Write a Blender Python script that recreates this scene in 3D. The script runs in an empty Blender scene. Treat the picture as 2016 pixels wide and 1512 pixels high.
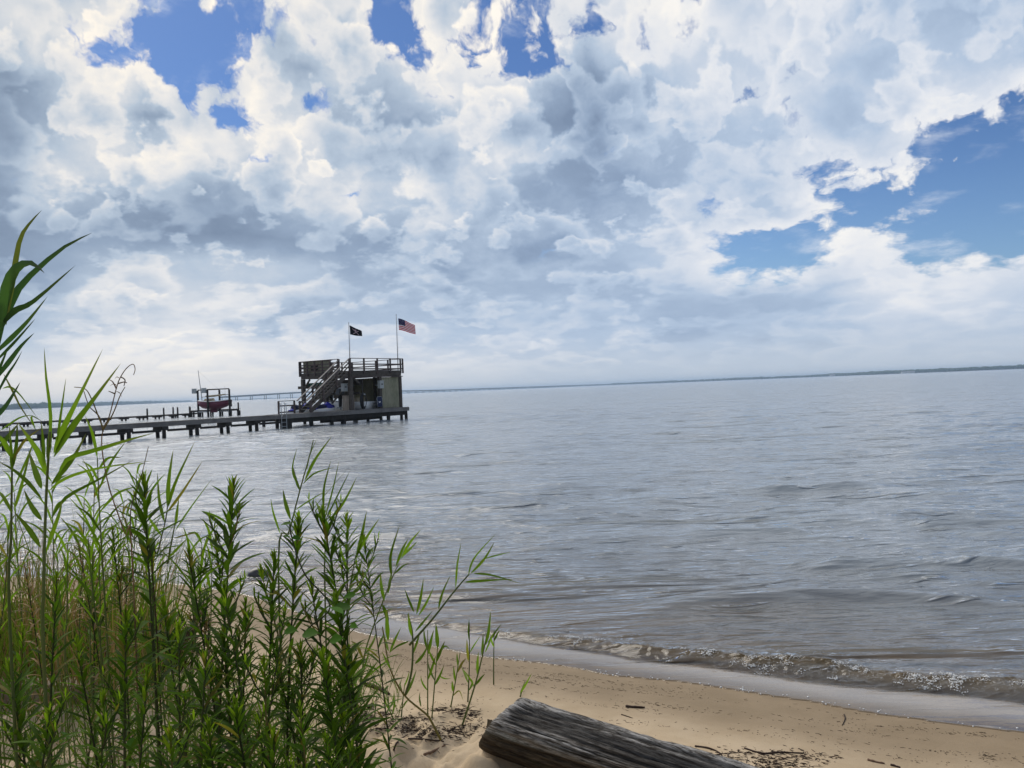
import bpy, bmesh, math, random
import numpy as np
from mathutils import Vector, Matrix

R_ = math.radians
rng = random.Random(7)
nr = np.random.default_rng(11)
scene = bpy.context.scene
col = scene.collection

# ------------------------------------------------------------------ camera
PW, PH, FPX = 2016.0, 1512.0, 1630.0          # photograph size, focal length in its pixels
CAM_Z = 2.1                                    # metres above the water
PITCH, ROLL = R_(0.334), R_(2.30)
Fv = Vector((0, math.cos(PITCH), math.sin(PITCH)))
_up0 = Vector((0, -math.sin(PITCH), math.cos(PITCH)))
_r0 = Vector((1, 0, 0))
Rv = _r0 * math.cos(ROLL) - _up0 * math.sin(ROLL)
Uv = _up0 * math.cos(ROLL) + _r0 * math.sin(ROLL)
CAM = Vector((0, 0, CAM_Z))
cd = bpy.data.cameras.new('camera'); cam = bpy.data.objects.new('camera', cd); col.objects.link(cam)
M3 = Matrix((Rv, Uv, -Fv)).transposed()
cam.matrix_world = Matrix.Translation(CAM) @ M3.to_4x4()
cd.sensor_width = 36.0; cd.lens = 36.0 * FPX / PW
cd.clip_start = 0.05; cd.clip_end = 40000
scene.camera = cam

def ray(px, py):
    return Fv + Rv * ((px - PW / 2) / FPX) - Uv * ((py - PH / 2) / FPX)
def on_z(px, py, z=0.0):
    d = ray(px, py); t = (z - CAM_Z) / d.z
    return CAM + d * t
def at_d(px, py, dist):                       # dist = forward metres
    d = ray(px, py); return CAM + d * (dist / d.y)

# ------------------------------------------------------------------ render settings
SUN_EL, SUN_AZ = R_(44), R_(-38)              # azimuth from +Y, positive to the right
scene.view_settings.view_transform = 'Standard'
scene.view_settings.look = 'None'
scene.view_settings.gamma = 1.0
scene.view_settings.exposure = 0.30
scene.view_settings.use_curve_mapping = False
scene.render.engine = 'CYCLES'
cy = scene.cycles
cy.use_denoising = True
cy.max_bounces = 5; cy.transparent_max_bounces = 8; cy.diffuse_bounces = 2; cy.glossy_bounces = 2
cy.volume_bounces = 0; cy.sample_clamp_indirect = 6.0
cy.caustics_reflective = False; cy.caustics_refractive = False

# ------------------------------------------------------------------ node helpers
class NT:
    def __init__(s, tree): s.t = tree; s.n = tree.nodes; s.l = tree.links
    def add(s, typ, **kw):
        nd = s.n.new(typ)
        for k, v in kw.items(): setattr(nd, k, v)
        return nd
    def put(s, sock, v):
        if v is None: return
        if isinstance(v, bpy.types.NodeSocket): s.l.new(v, sock)
        elif isinstance(v, bpy.types.Node): s.l.new(v.outputs[0], sock)
        else: sock.default_value = v
    def math(s, op, a, b=None, c=None, clamp=False):
        nd = s.add('ShaderNodeMath', operation=op, use_clamp=clamp)
        for i, v in enumerate((a, b, c)): s.put(nd.inputs[i], v)
        return nd.outputs[0]
    def vmath(s, op, a, b=None, scale=None):
        nd = s.add('ShaderNodeVectorMath', operation=op)
        s.put(nd.inputs[0], a); s.put(nd.inputs[1], b)
        if scale is not None: s.put(nd.inputs['Scale'], scale)
        return nd.outputs['Value'] if op in ('DOT_PRODUCT', 'LENGTH') else nd.outputs['Vector']
    def mix(s, f, a, b, blend='MIX'):
        nd = s.add('ShaderNodeMix', data_type='RGBA', blend_type=blend)
        s.put(nd.inputs[0], f); s.put(nd.inputs[6], a); s.put(nd.inputs[7], b)
        return nd.outputs[2]
    def fmix(s, f, a, b):
        nd = s.add('ShaderNodeMix', data_type='FLOAT')
        s.put(nd.inputs[0], f); s.put(nd.inputs[2], a); s.put(nd.inputs[3], b)
        return nd.outputs[0]
    def smooth(s, v, lo, hi, a=0.0, b=1.0):
        nd = s.add('ShaderNodeMapRange', interpolation_type='SMOOTHSTEP')
        for i, x in enumerate((v, lo, hi, a, b)): s.put(nd.inputs[i], x)
        return nd.outputs[0]
    def lin(s, v, lo, hi, a=0.0, b=1.0, clamp=True):
        nd = s.add('ShaderNodeMapRange', clamp=clamp)
        for i, x in enumerate((v, lo, hi, a, b)): s.put(nd.inputs[i], x)
        return nd.outputs[0]
    def noise(s, vec, scale, detail=4.0, rough=0.5, dist=0.0, dim='3D'):
        nd = s.add('ShaderNodeTexNoise', noise_dimensions=dim)
        s.put(nd.inputs['Vector'], vec); nd.inputs['Scale'].default_value = scale
        nd.inputs['Detail'].default_value = detail; nd.inputs['Roughness'].default_value = rough
        nd.inputs['Distortion'].default_value = dist
        return nd
    def mapping(s, vec, scale=(1, 1, 1), loc=(0, 0, 0), rot=(0, 0, 0)):
        nd = s.add('ShaderNodeMapping'); s.put(nd.inputs[0], vec)
        nd.inputs['Scale'].default_value = scale; nd.inputs['Location'].default_value = loc; nd.inputs['Rotation'].default_value = rot
        return nd.outputs[0]
    def ramp(s, f, stops, interp='LINEAR'):
        nd = s.add('ShaderNodeValToRGB'); cr = nd.color_ramp; cr.interpolation = interp
        while len(cr.elements) > 1: cr.elements.remove(cr.elements[-1])
        cr.elements[0].position = stops[0][0]; cr.elements[0].color = tuple(stops[0][1]) + (1,)
        for p, c in stops[1:]:
            e = cr.elements.new(p); e.color = tuple(c) + (1,)
        s.put(nd.inputs[0], f); return nd.outputs[0]

# ------------------------------------------------------------------ sky: Nishita air plus procedural clouds on the same directions
COV = """9984548958767748999999
9984436928358789999999
9757389799659999999999
9789296894999999999994
9999849999999999999976
9999978999999999999631
9999999999999997955431
9999999999999999942321
9999999999999994178415
9999999999979995479889
9999999999999999999999
9999999999999999999999
9999999999999999999999""".split()
TON = """7678988788877888887666
8998899789987888887778
3699994788885888877887
3598996668873588887888
3694988567742677778987
3798989834974767788988
3978458888754566788788
4543445877556677788888
3454334446666788999888
4579999666656678888888
5678766666666666559987
6789998777777756777777
8999998888877777777777""".split()
def _grid(g, px, py):
    x = min(max(px / 96.0, 0), 20.999); y = min(max(py / 60.0, 0), 11.999)
    i, j = int(x), int(y); fx, fy = x - i, y - j
    f = lambda a, b: int(g[b][a]) / 9.0
    return (f(i, j) * (1 - fx) + f(i + 1, j) * fx) * (1 - fy) + (f(i, j + 1) * (1 - fx) + f(i + 1, j + 1) * fx) * fy
def _proj(az, el):
    d = Vector((math.sin(az) * math.cos(el), math.cos(az) * math.cos(el), math.sin(el)))
    w = d.dot(Fv); return PW / 2 + FPX * d.dot(Rv) / w, PH / 2 - FPX * d.dot(Uv) / w

world = bpy.data.worlds.new('World'); scene.world = world; world.use_nodes = True
w = NT(world.node_tree); w.n.clear()
tc = w.add('ShaderNodeTexCoord'); D = w.vmath('NORMALIZE', tc.outputs['Generated'])
sp = w.add('ShaderNodeSeparateXYZ'); w.put(sp.inputs[0], D); dx, dy, dz = sp.outputs
zc = w.math('MAXIMUM', dz, 0.0)
el = w.math('ARCSINE', zc); az = w.math('ARCTAN2', dx, dy)
cmb = w.add('ShaderNodeCombineXYZ')
w.put(cmb.inputs[0], az); w.put(cmb.inputs[1], w.math('MULTIPLY', w.math('LOGARITHM', w.math('ADD', el, 0.10), math.e), 0.48))
UVp = cmb.outputs[0]                                   # direction on the sky, flattened towards the horizon like a layer seen in perspective
wz = w.noise(UVp, 9.0, 5.0, 0.6, 0.0, '2D')
wofs = w.vmath('SUBTRACT', wz.outputs['Color'], (0.5, 0.5, 0.5))
ws = w.add('ShaderNodeSeparateXYZ'); w.put(ws.inputs[0], wofs)
NR, NC, AZ0, EL1 = 18, 32, R_(38), R_(30)
azw = w.math('ADD', az, w.math('MULTIPLY', ws.outputs[0], R_(3.2)))
elw = w.math('ADD', el, w.math('MULTIPLY', ws.outputs[1], w.math('MULTIPLY', el, 0.20)))
u = w.lin(azw, -AZ0, AZ0)
v = w.math('MULTIPLY', w.lin(elw, 0.0, EL1), NR - 1.0)
acc = None
for j in range(NR):
    e = EL1 * j / (NR - 1)
    stops = []
    for i in range(NC):
        a = -AZ0 + 2 * AZ0 * i / (NC - 1)
        px, py = _proj(a, e)
        stops.append((i / (NC - 1), (_grid(COV, px, py), _grid(TON, px, py), 0)))
    rc = w.ramp(u, stops)
    wt = w.math('MAXIMUM', w.math('SUBTRACT', 1.0, w.math('ABSOLUTE', w.math('SUBTRACT', v, float(j)))), 0.0)
    term = w.vmath('SCALE', rc, scale=wt)
    acc = term if acc is None else w.vmath('ADD', acc, term)
# away from the framed directions the same kind of broken cloud goes on
away = w.math('MAXIMUM', w.smooth(w.math('ABSOLUTE', az), R_(38), R_(60)), w.smooth(el, R_(29), R_(48)))
big = w.noise(UVp, 3.0, 2.0, 0.5, 0.0, '2D').outputs['Fac']
gen = w.add('ShaderNodeCombineXYZ')
w.put(gen.inputs[0], w.lin(big, 0.35, 0.6, 0.35, 1.0)); w.put(gen.inputs[1], w.lin(big, 0.3, 0.7, 0.95, 0.55))
lay = w.mix(away, acc, gen.outputs[0])
ls = w.add('ShaderNodeSeparateColor'); w.put(ls.inputs[0], lay)
cov, ton = ls.outputs[0], ls.outputs[1]

def field(vec):
    a = w.noise(vec, 10.5, 8.0, 0.53, 0.1, '2D').outputs['Fac']
    vo = w.add('ShaderNodeTexVoronoi', voronoi_dimensions='2D', feature='F1'); w.put(vo.inputs['Vector'], w.vmath('ADD', vec, w.vmath('SCALE', wofs, scale=0.085)))
    vo.inputs['Scale'].default_value = 17.0; vo.inputs['Detail'].default_value = 4.0; vo.inputs['Roughness'].default_value = 0.55
    b = w.math('SUBTRACT', 0.62, vo.outputs['Distance'])
    return w.math('ADD', a, w.math('MULTIPLY', b, 0.42))
f0 = field(UVp)
fd = w.math('SUBTRACT', f0, 0.56)
hi = w.smooth(el, R_(4), R_(14))                          # near puffs show their bulk, far ones merge into flat bands
dens = w.math('ADD', w.math('MULTIPLY', fd, w.fmix(hi, 0.6, 0.95)), w.lin(cov, 0.0, 1.0, -0.50, 0.56))
fine = w.noise(UVp, 26.0, 6.0, 0.58, 0.0, '2D').outputs['Fac']
alpha = w.smooth(w.math('ADD', dens, w.math('MULTIPLY', w.math('SUBTRACT', fine, 0.5), 0.20)), -0.08, w.fmix(hi, 0.17, 0.12))
thick = w.smooth(dens, 0.02, 0.60)
calm_ = w.smooth(az, R_(3), R_(18), 1.0, 0.55)
def puffs(ofs, sc, det):
    vec = w.vmath('ADD', UVp, ofs)
    a = w.noise(vec, sc, det, 0.50, 0.0, '2D').outputs['Fac']
    vo = w.add('ShaderNodeTexVoronoi', voronoi_dimensions='2D', feature='F1'); w.put(vo.inputs['Vector'], w.vmath('ADD', vec, w.vmath('SCALE', wofs, scale=0.10)))
    vo.inputs['Scale'].default_value = sc * 1.45; vo.inputs['Detail'].default_value = min(det - 4.5, 3.0); vo.inputs['Roughness'].default_value = 0.48
    return w.math('ADD', a, w.math('MULTIPLY', w.math('SUBTRACT', 0.6, vo.outputs['Distance']), 0.30))
# far bank of cloud behind, then two decks of nearer puffs: bright broken rims, grey bellies
lum = w.math('MULTIPLY_ADD', ton, 0.95, -0.10)
lum = w.math('ADD', lum, w.math('MULTIPLY', w.math('SUBTRACT', f0, 0.56), w.fmix(hi, 0.25, 0.45)))
lum = w.math('ADD', lum, w.math('MULTIPLY', w.math('SUBTRACT', 0.60, thick), w.fmix(hi, 0.10, 0.30)))
for ofs, sc, thr, det in (((3.1, 1.7, 0.0), 7.0, 0.43, 7.0), ((7.3, 4.2, 0.0), 11.0, 0.52, 7.0)):
    fb = puffs(ofs, sc, det); fs = puffs((ofs[0] - 0.11 / sc, ofs[1] + 0.22 / sc, 0.0), sc, det - 2.5)
    ex = w.math('SUBTRACT', fb, w.math('MULTIPLY_ADD', ton, -0.10, thr + 0.05))
    al = w.smooth(ex, -0.01, w.fmix(hi, 0.15, 0.09))
    tk = w.lin(ex, 0.03, 0.42)
    lb = w.math('ADD', w.math('MULTIPLY_ADD', ton, 0.86, 0.20), w.math('MULTIPLY', tk, -0.60))
    lb = w.math('ADD', lb, w.math('MULTIPLY', w.math('SUBTRACT', fb, fs), w.math('MULTIPLY', calm_, 0.55)))
    lum = w.fmix(w.math('MULTIPLY', al, w.math('MULTIPLY', calm_, w.fmix(hi, 0.75, 0.95))), lum, lb)
lum = w.math('ADD', lum, w.math('MULTIPLY', w.math('SUBTRACT', fine, 0.5), w.math('MULTIPLY', calm_, w.fmix(hi, 0.10, 0.16))))
lum = w.math('MULTIPLY_ADD', lum, 1.20, -0.165)
ccol = w.ramp(lum, [(0.0, (0.195, 0.27, 0.405)), (0.25, (0.285, 0.38, 0.54)), (0.5, (0.445, 0.55, 0.705)),
                    (0.75, (0.73, 0.765, 0.83)), (1.0, (0.98, 0.95, 0.90))])
sund = Vector((math.sin(SUN_AZ) * math.cos(SUN_EL), math.cos(SUN_AZ) * math.cos(SUN_EL), math.sin(SUN_EL)))
sdot = w.vmath('DOT_PRODUCT', D, tuple(sund))
warm = w.smooth(sdot, 0.55, 1.0)
ccol = w.mix(warm, ccol, w.mix(1.0, ccol, (1.06, 1.0, 0.91, 1), 'MULTIPLY'))
hz = w.smooth(el, R_(0.2), R_(4.0))                      # pale air low over the water
lowc = w.mix(w.smooth(az, R_(-34), R_(10)), (0.78, 0.75, 0.72, 1), (0.56, 0.62, 0.70, 1))
ccol = w.mix(w.math('MULTIPLY', w.math('SUBTRACT', 1.0, hz), 0.82), ccol, lowc)
sky = w.add('ShaderNodeTexSky', sky_type='NISHITA')
sky.sun_disc = False; sky.sun_elevation = SUN_EL; sky.sun_rotation = SUN_AZ
sky.air_density = 1.0; sky.dust_density = 0.4; sky.ozone_density = 3.0; sky.altitude = 0
WSTR = 0.10
skyc = w.mix(1.0, sky.outputs[0], w.mix(w.smooth(el, R_(6), R_(19)), (0.54, 0.64, 0.78, 1), (0.37, 0.49, 0.68, 1)), 'MULTIPLY')
wisp = w.noise(w.mapping(UVp, (1.0, 1.7, 1), rot=(0, 0, 0.5)), 9.0, 7.0, 0.60, 0.15, '2D').outputs['Fac']
wisp = w.math('MULTIPLY', w.smooth(wisp, 0.50, 0.85), 0.6)
cl10 = w.vmath('SCALE', ccol, scale=0.84 / WSTR)
low_alpha = w.math('MAXIMUM', alpha, w.smooth(el, R_(1.5), R_(6.5), 1.0, 0.0))
final = w.mix(low_alpha, w.mix(wisp, skyc, (0.80 * 0.84 / WSTR, 0.84 * 0.84 / WSTR, 0.90 * 0.84 / WSTR, 1)), cl10)
bg = w.add('ShaderNodeBackground'); w.put(bg.inputs[0], final); bg.inputs[1].default_value = WSTR
wo = w.add('ShaderNodeOutputWorld'); w.l.new(bg.outputs[0], wo.inputs[0])
world.cycles.sampling_method = 'MANUAL'; world.cycles.sample_map_resolution = 512

sl = bpy.data.lights.new('sun', 'SUN'); sl.energy = 2.3; sl.angle = R_(50); sl.color = (1.0, 0.93, 0.82)
so = bpy.data.objects.new('sun', sl); col.objects.link(so)
so.rotation_euler = Vector(-sund).to_track_quat('-Z', 'Y').to_euler(); so.location = (0, 0, 60)

# ------------------------------------------------------------------ numpy noise
_perm = np.random.default_rng(3).permutation(4096)
def _h(i, j, k): return _perm[(_perm[(_perm[i & 4095] + j) & 4095] + k) & 4095] / 4095.0
def vnoise(x, y, k=0):
    xi = np.floor(x).astype(np.int64); yi = np.floor(y).astype(np.int64)
    fx = x - xi; fy = y - yi
    fx = fx * fx * fx * (fx * (fx * 6 - 15) + 10); fy = fy * fy * fy * (fy * (fy * 6 - 15) + 10)
    a = _h(xi, yi, k); b = _h(xi + 1, yi, k); c = _h(xi, yi + 1, k); d = _h(xi + 1, yi + 1, k)
    return (a * (1 - fx) + b * fx) * (1 - fy) + (c * (1 - fx) + d * fx) * fy
def fbm(x, y, o=4, k=0, g=0.5):
    s = 0; amp = 1; tot = 0
    for i in range(o):
        s = s + amp * vnoise(x * 2 ** i, y * 2 ** i, k + i * 17); tot += amp; amp *= g
    return s / tot - 0.5
def sstep(x, a, b):
    t = np.clip((x - a) / (b - a), 0, 1); return t * t * (3 - 2 * t)

# ------------------------------------------------------------------ object helpers
def tag(o, label=None, cat=None, group=None, kind=None):
    if label: o['label'] = label
    if cat: o['category'] = cat
    if group: o['group'] = group
    if kind: o['kind'] = kind
    return o
def thing(name, loc, label, cat, group=None):
    o = bpy.data.objects.new(name, None); col.objects.link(o); o.location = loc
    o.empty_display_size = 0.2
    return tag(o, label, cat, group)
def link(name, me, mat=None, parent=None, loc=None, rot=None, scale=None):
    o = bpy.data.objects.new(name, me); col.objects.link(o)
    if mat is not None and not me.materials: me.materials.append(mat)
    if parent is not None: o.parent = parent
    if loc is not None: o.location = loc
    if rot is not None: o.rotation_euler = rot
    if scale is not None: o.scale = scale
    return o
def np_mesh(name, V, F, smooth=True):
    V = np.asarray(V, np.float32); F = np.asarray(F, np.int32)
    me = bpy.data.meshes.new(name); n = F.shape[1]
    me.vertices.add(len(V)); me.vertices.foreach_set('co', V.ravel())
    me.loops.add(F.size); me.loops.foreach_set('vertex_index', F.ravel())
    me.polygons.add(len(F)); me.polygons.foreach_set('loop_start', np.arange(0, F.size, n, dtype=np.int32))
    me.polygons.foreach_set('use_smooth', np.full(len(F), smooth))
    me.update(calc_edges=True); return me
def attr(me, name, arr):
    a = me.attributes.new(name, 'FLOAT', 'POINT'); a.data.foreach_set('value', np.asarray(arr, np.float32).ravel())

class MB:
    def __init__(s): s.v = []; s.f = []; s.m = []
    def raw(s, V, F, mi=0):
        b = len(s.v); s.v += [tuple(p) for p in V]; s.f += [tuple(i + b for i in q) for q in F]; s.m += [mi] * len(F); return s
    def prism(s, bot, top, mi=0):
        n = len(bot); F = [tuple(range(n))[::-1], tuple(range(n, 2 * n))]
        F += [(i, (i + 1) % n, n + (i + 1) % n, n + i) for i in range(n)]
        return s.raw(list(bot) + list(top), F, mi)
    def box(s, c0, c1, mi=0):
        (x0, y0, z0), (x1, y1, z1) = c0, c1
        b = [(x0, y0, z0), (x1, y0, z0), (x1, y1, z0), (x0, y1, z0)]
        return s.prism(b, [(x, y, z1) for x, y, z in b], mi)
    def beam(s, p, q, w_, h, up=(0, 0, 1), mi=0):
        p, q = Vector(p), Vector(q); d = (q - p).normalized(); up = Vector(up)
        sd = d.cross(up)
        if sd.length < 1e-4: sd = d.cross(Vector((1, 0, 0)))
        sd.normalize(); u2 = sd.cross(d).normalized()
        a, b = sd * (w_ / 2), u2 * (h / 2)
        r = lambda o: [o - a - b, o + a - b, o + a + b, o - a + b]
        return s.prism(r(p), r(q), mi)
    def tube(s, pts, rad, n=8, mi=0, cap=True):
        pts = [Vector(p) for p in pts]; k = len(pts); rad = rad if isinstance(rad, (list, tuple)) else [rad] * k
        V = []; prev = None
        for i, p in enumerate(pts):
            t = (pts[min(i + 1, k - 1)] - pts[max(i - 1, 0)]).normalized()
            if prev is None: sd = t.cross(Vector((0, 0, 1))); sd = t.cross(Vector((1, 0, 0))) if sd.length < 1e-3 else sd
            else: sd = prev - t * prev.dot(t)
            sd.normalize(); prev = sd; b = t.cross(sd)
            V += [p + (sd * math.cos(2 * math.pi * j / n) + b * math.sin(2 * math.pi * j / n)) * rad[i] for j in range(n)]
        F = [(i * n + j, i * n + (j + 1) % n, (i + 1) * n + (j + 1) % n, (i + 1) * n + j) for i in range(k - 1) for j in range(n)]
        if cap: F += [tuple(range(n))[::-1], tuple(range((k - 1) * n, k * n))]
        return s.raw(V, F, mi)
    def mesh(s, name, mats, smooth=False):
        me = bpy.data.meshes.new(name); me.from_pydata([tuple(x) for x in s.v], [], s.f)
        for m in (mats if isinstance(mats, (list, tuple)) else [mats]): me.materials.append(m)
        me.polygons.foreach_set('material_index', s.m); me.polygons.foreach_set('use_smooth', [smooth] * len(s.f))
        me.update(); return me
    def build(s, name, mats, parent=None, smooth=False, loc=None):
        return link(name, s.mesh(name, mats, smooth), None, parent, loc)
def catmull(P, n):
    P = [Vector(p) for p in P]; out = []; k = len(P)
    if k == 2: return [P[0].lerp(P[1], i / n) for i in range(n + 1)]
    for i in range(n + 1):
        t = i / n * (k - 1); j = min(int(t), k - 2); f = t - j
        p0, p1, p2, p3 = P[max(j - 1, 0)], P[j], P[j + 1], P[min(j + 2, k - 1)]
        out.append(0.5 * ((2 * p1) + (p2 - p0) * f + (2 * p0 - 5 * p1 + 4 * p2 - p3) * f * f + (3 * p1 - p0 - 3 * p2 + p3) * f ** 3))
    return out

# ------------------------------------------------------------------ materials
def mat(name):
    m = bpy.data.materials.new(name); m.use_nodes = True; n = NT(m.node_tree); n.n.clear()
    o = n.add('ShaderNodeOutputMaterial'); return m, n, o
def principled(n, o, base, rough=0.6, spec=0.5, normal=None, metal=0.0):
    p = n.add('ShaderNodeBsdfPrincipled'); n.put(p.inputs['Base Color'], base); n.put(p.inputs['Roughness'], rough)
    n.put(p.inputs['Specular IOR Level'], spec); n.put(p.inputs['Metallic'], metal)
    if normal is not None: n.put(p.inputs['Normal'], normal)
    n.l.new(p.outputs[0], o.inputs[0]); return p
def bump(n, h, strength=0.5, dist=0.01, normal=None):
    b = n.add('ShaderNodeBump'); n.put(b.inputs['Height'], h); b.inputs['Strength'].default_value = strength
    b.inputs['Distance'].default_value = dist
    if normal is not None: n.put(b.inputs['Normal'], normal)
    return b.outputs[0]
def c4(c): return tuple(c) + (1,)
def weathered(name, c0, c1, c2, scale=3.0, rough=0.8, spec=0.25, vert=False):
    """aged timber or board: long grain, blotches and a per-piece shift"""
    m, n, o = mat(name)
    g = n.add('ShaderNodeNewGeometry').outputs['Position']
    oi = n.add('ShaderNodeObjectInfo')
    k = (6, 6, 1) if vert else (2, 2, 9)
    a = n.noise(n.mapping(g, k), scale, 5, 0.6, 0.6).outputs['Fac']
    b = n.noise(g, 0.9, 4, 0.6).outputs['Fac']
    base = n.mix(n.smooth(a, 0.3, 0.7), c4(c0), c4(c1))
    base = n.mix(n.smooth(b, 0.45, 0.72, 0.0, 0.75), base, c4(c2))
    base = n.mix(n.math('MULTIPLY', oi.outputs['Random'], 0.35), base, n.mix(1.0, base, (0.6, 0.58, 0.55, 1), 'MULTIPLY'))
    principled(n, o, base, rough, spec, bump(n, a, 0.4, 0.01)); return m
def plain(name, c, rough=0.5, spec=0.4, var=0.12, metal=0.0, sc=6.0):
    m, n, o = mat(name); g = n.add('ShaderNodeNewGeometry').outputs['Position']
    a = n.noise(g, sc, 5, 0.6).outputs['Fac']
    base = n.mix(a, c4([x * (1 - var) for x in c]), c4([min(1, x * (1 + var)) for x in c]))
    principled(n, o, base, rough, spec, None, metal); return m

M = {}
M['timber'] = weathered('weathered_timber', (0.058, 0.048, 0.041), (0.125, 0.105, 0.088), (0.05, 0.044, 0.036))
M['deck'] = weathered('grey_deck_boards', (0.15, 0.14, 0.13), (0.24, 0.225, 0.21), (0.11, 0.10, 0.095))
M['pile'] = weathered('tarred_piles', (0.022, 0.019, 0.017), (0.05, 0.043, 0.038), (0.028, 0.032, 0.022), vert=True)
M['rail'] = weathered('rail_timber', (0.075, 0.055, 0.05), (0.14, 0.105, 0.095), (0.055, 0.045, 0.045))
M['handrail'] = weathered('pale_handrail', (0.22, 0.195, 0.175), (0.33, 0.30, 0.28), (0.17, 0.15, 0.14))
M['board'] = weathered('green_grey_board', (0.22, 0.21, 0.145), (0.32, 0.305, 0.215), (0.16, 0.165, 0.10), 2.0, vert=True)
M['tanboard'] = weathered('tan_board', (0.33, 0.27, 0.21), (0.42, 0.35, 0.28), (0.28, 0.22, 0.17), 1.2, vert=True)
M['white'] = plain('white_gelcoat', (0.72, 0.72, 0.70), 0.3)
M['grey'] = plain('grey_box', (0.36, 0.38, 0.37), 0.5)
M['black'] = plain('black_plastic', (0.02, 0.02, 0.022), 0.4)
M['blue'] = plain('blue_hull', (0.02, 0.025, 0.30), 0.25)
M['navy'] = plain('navy_fabric', (0.012, 0.02, 0.06), 0.8)
M['maroon'] = plain('maroon_hull', (0.11, 0.012, 0.03), 0.35)
M['tan'] = plain('tan_sailcover', (0.34, 0.28, 0.19), 0.8)
M['green'] = plain('green_cover', (0.02, 0.07, 0.045), 0.7)
M['steel'] = plain('galvanised_steel', (0.33, 0.34, 0.35), 0.4, metal=0.6)
M['pole'] = plain('pole_metal', (0.20, 0.21, 0.22), 0.4, metal=0.3)
M['concrete'] = plain('bridge_concrete', (0.06, 0.065, 0.07), 0.8, sc=0.05)
M['roof'] = plain('grey_roof', (0.2, 0.19, 0.19), 0.8)
M['flagred'] = plain('flag_red', (0.62, 0.012, 0.03), 0.8, 0.2)
M['flagwhite'] = plain('flag_white', (0.78, 0.74, 0.74), 0.8, 0.2)
M['flagblue'] = plain('flag_blue', (0.012, 0.013, 0.075), 0.8, 0.2)
M['flagblack'] = plain('flag_black', (0.010, 0.011, 0.014), 0.8, 0.2)
M['flagpink'] = plain('flag_print', (0.42, 0.30, 0.32), 0.8, 0.2)
M['twig'] = plain('dark_twig', (0.045, 0.028, 0.02), 0.85, 0.2, 0.5, sc=40)
M['drytwig'] = plain('dry_twig', (0.16, 0.10, 0.065), 0.85, 0.2, 0.4, sc=40)

def leafmat(name, c, var=0.35, transl=0.35, tip=None, rough=0.6, spec=0.10):
    m, n, o = mat(name); oi = n.add('ShaderNodeObjectInfo'); g = n.add('ShaderNodeNewGeometry').outputs['Position']
    nz = n.noise(g, 9.0, 3, 0.5).outputs['Fac']
    base = n.mix(oi.outputs['Random'], c4([x * (1 - var) for x in c]), c4([c[0] * (1 + var * 1.3), c[1] * (1 + var), c[2] * (1 + var * .6)]))
    base = n.mix(n.smooth(nz, 0.5, 0.75, 0, 0.5), base, n.mix(1.0, base, (1.25, 1.0, 0.8, 1), 'MULTIPLY'))
    base = n.mix(n.smooth(oi.outputs['Random'], 0.935, 0.95, 0, 0.85), base, (0.15, 0.115, 0.03, 1))
    if tip is not None:
        at = n.add('ShaderNodeAttribute', attribute_name='along')
        base = n.mix(n.smooth(at.outputs['Fac'], 0.55, 1.0, 0, 0.8), base, c4(tip))
    p = n.add('ShaderNodeBsdfPrincipled'); n.put(p.inputs['Base Color'], base); p.inputs['Roughness'].default_value = rough
    p.inputs['Specular IOR Level'].default_value = spec
    t = n.add('ShaderNodeBsdfTranslucent'); n.put(t.inputs[0], n.mix(1.0, base, (1.5, 1.7, 0.6, 1), 'MULTIPLY'))
    mx = n.add('ShaderNodeMixShader'); mx.inputs[0].default_value = transl
    n.l.new(p.outputs[0], mx.inputs[1]); n.l.new(t.outputs[0], mx.inputs[2]); n.l.new(mx.outputs[0], o.inputs[0]); return m
M['leaf'] = leafmat('weed_leaf', (0.050, 0.105, 0.010), 0.55, 0.42)
M['leafyoung'] = leafmat('weed_leaf_young', (0.120, 0.195, 0.016), 0.35, 0.45)
M['stem'] = leafmat('weed_stem', (0.045, 0.055, 0.022), 0.3, 0.0)
M['reed'] = leafmat('reed_leaf', (0.085, 0.155, 0.018), 0.4, 0.5, (0.11, 0.10, 0.05))
M['reeddark'] = leafmat('reed_leaf_dark', (0.035, 0.085, 0.032), 0.3, 0.3, (0.05, 0.06, 0.035))
M['reedstem'] = leafmat('reed_stem', (0.085, 0.115, 0.035), 0.3, 0.0)
M['dryreed'] = leafmat('dry_reed', (0.15, 0.10, 0.058), 0.4, 0.2)
M['vine'] = leafmat('vine_leaf', (0.048, 0.125, 0.012), 0.3, 0.3)
M['grass'] = leafmat('thin_grass', (0.062, 0.098, 0.016), 0.35, 0.35)
M['thatch'] = leafmat('rotting_thatch', (0.040, 0.030, 0.018), 0.5, 0.1)
M['drygrass'] = leafmat('dead_grass', (0.19, 0.135, 0.075), 0.4, 0.2)

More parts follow.
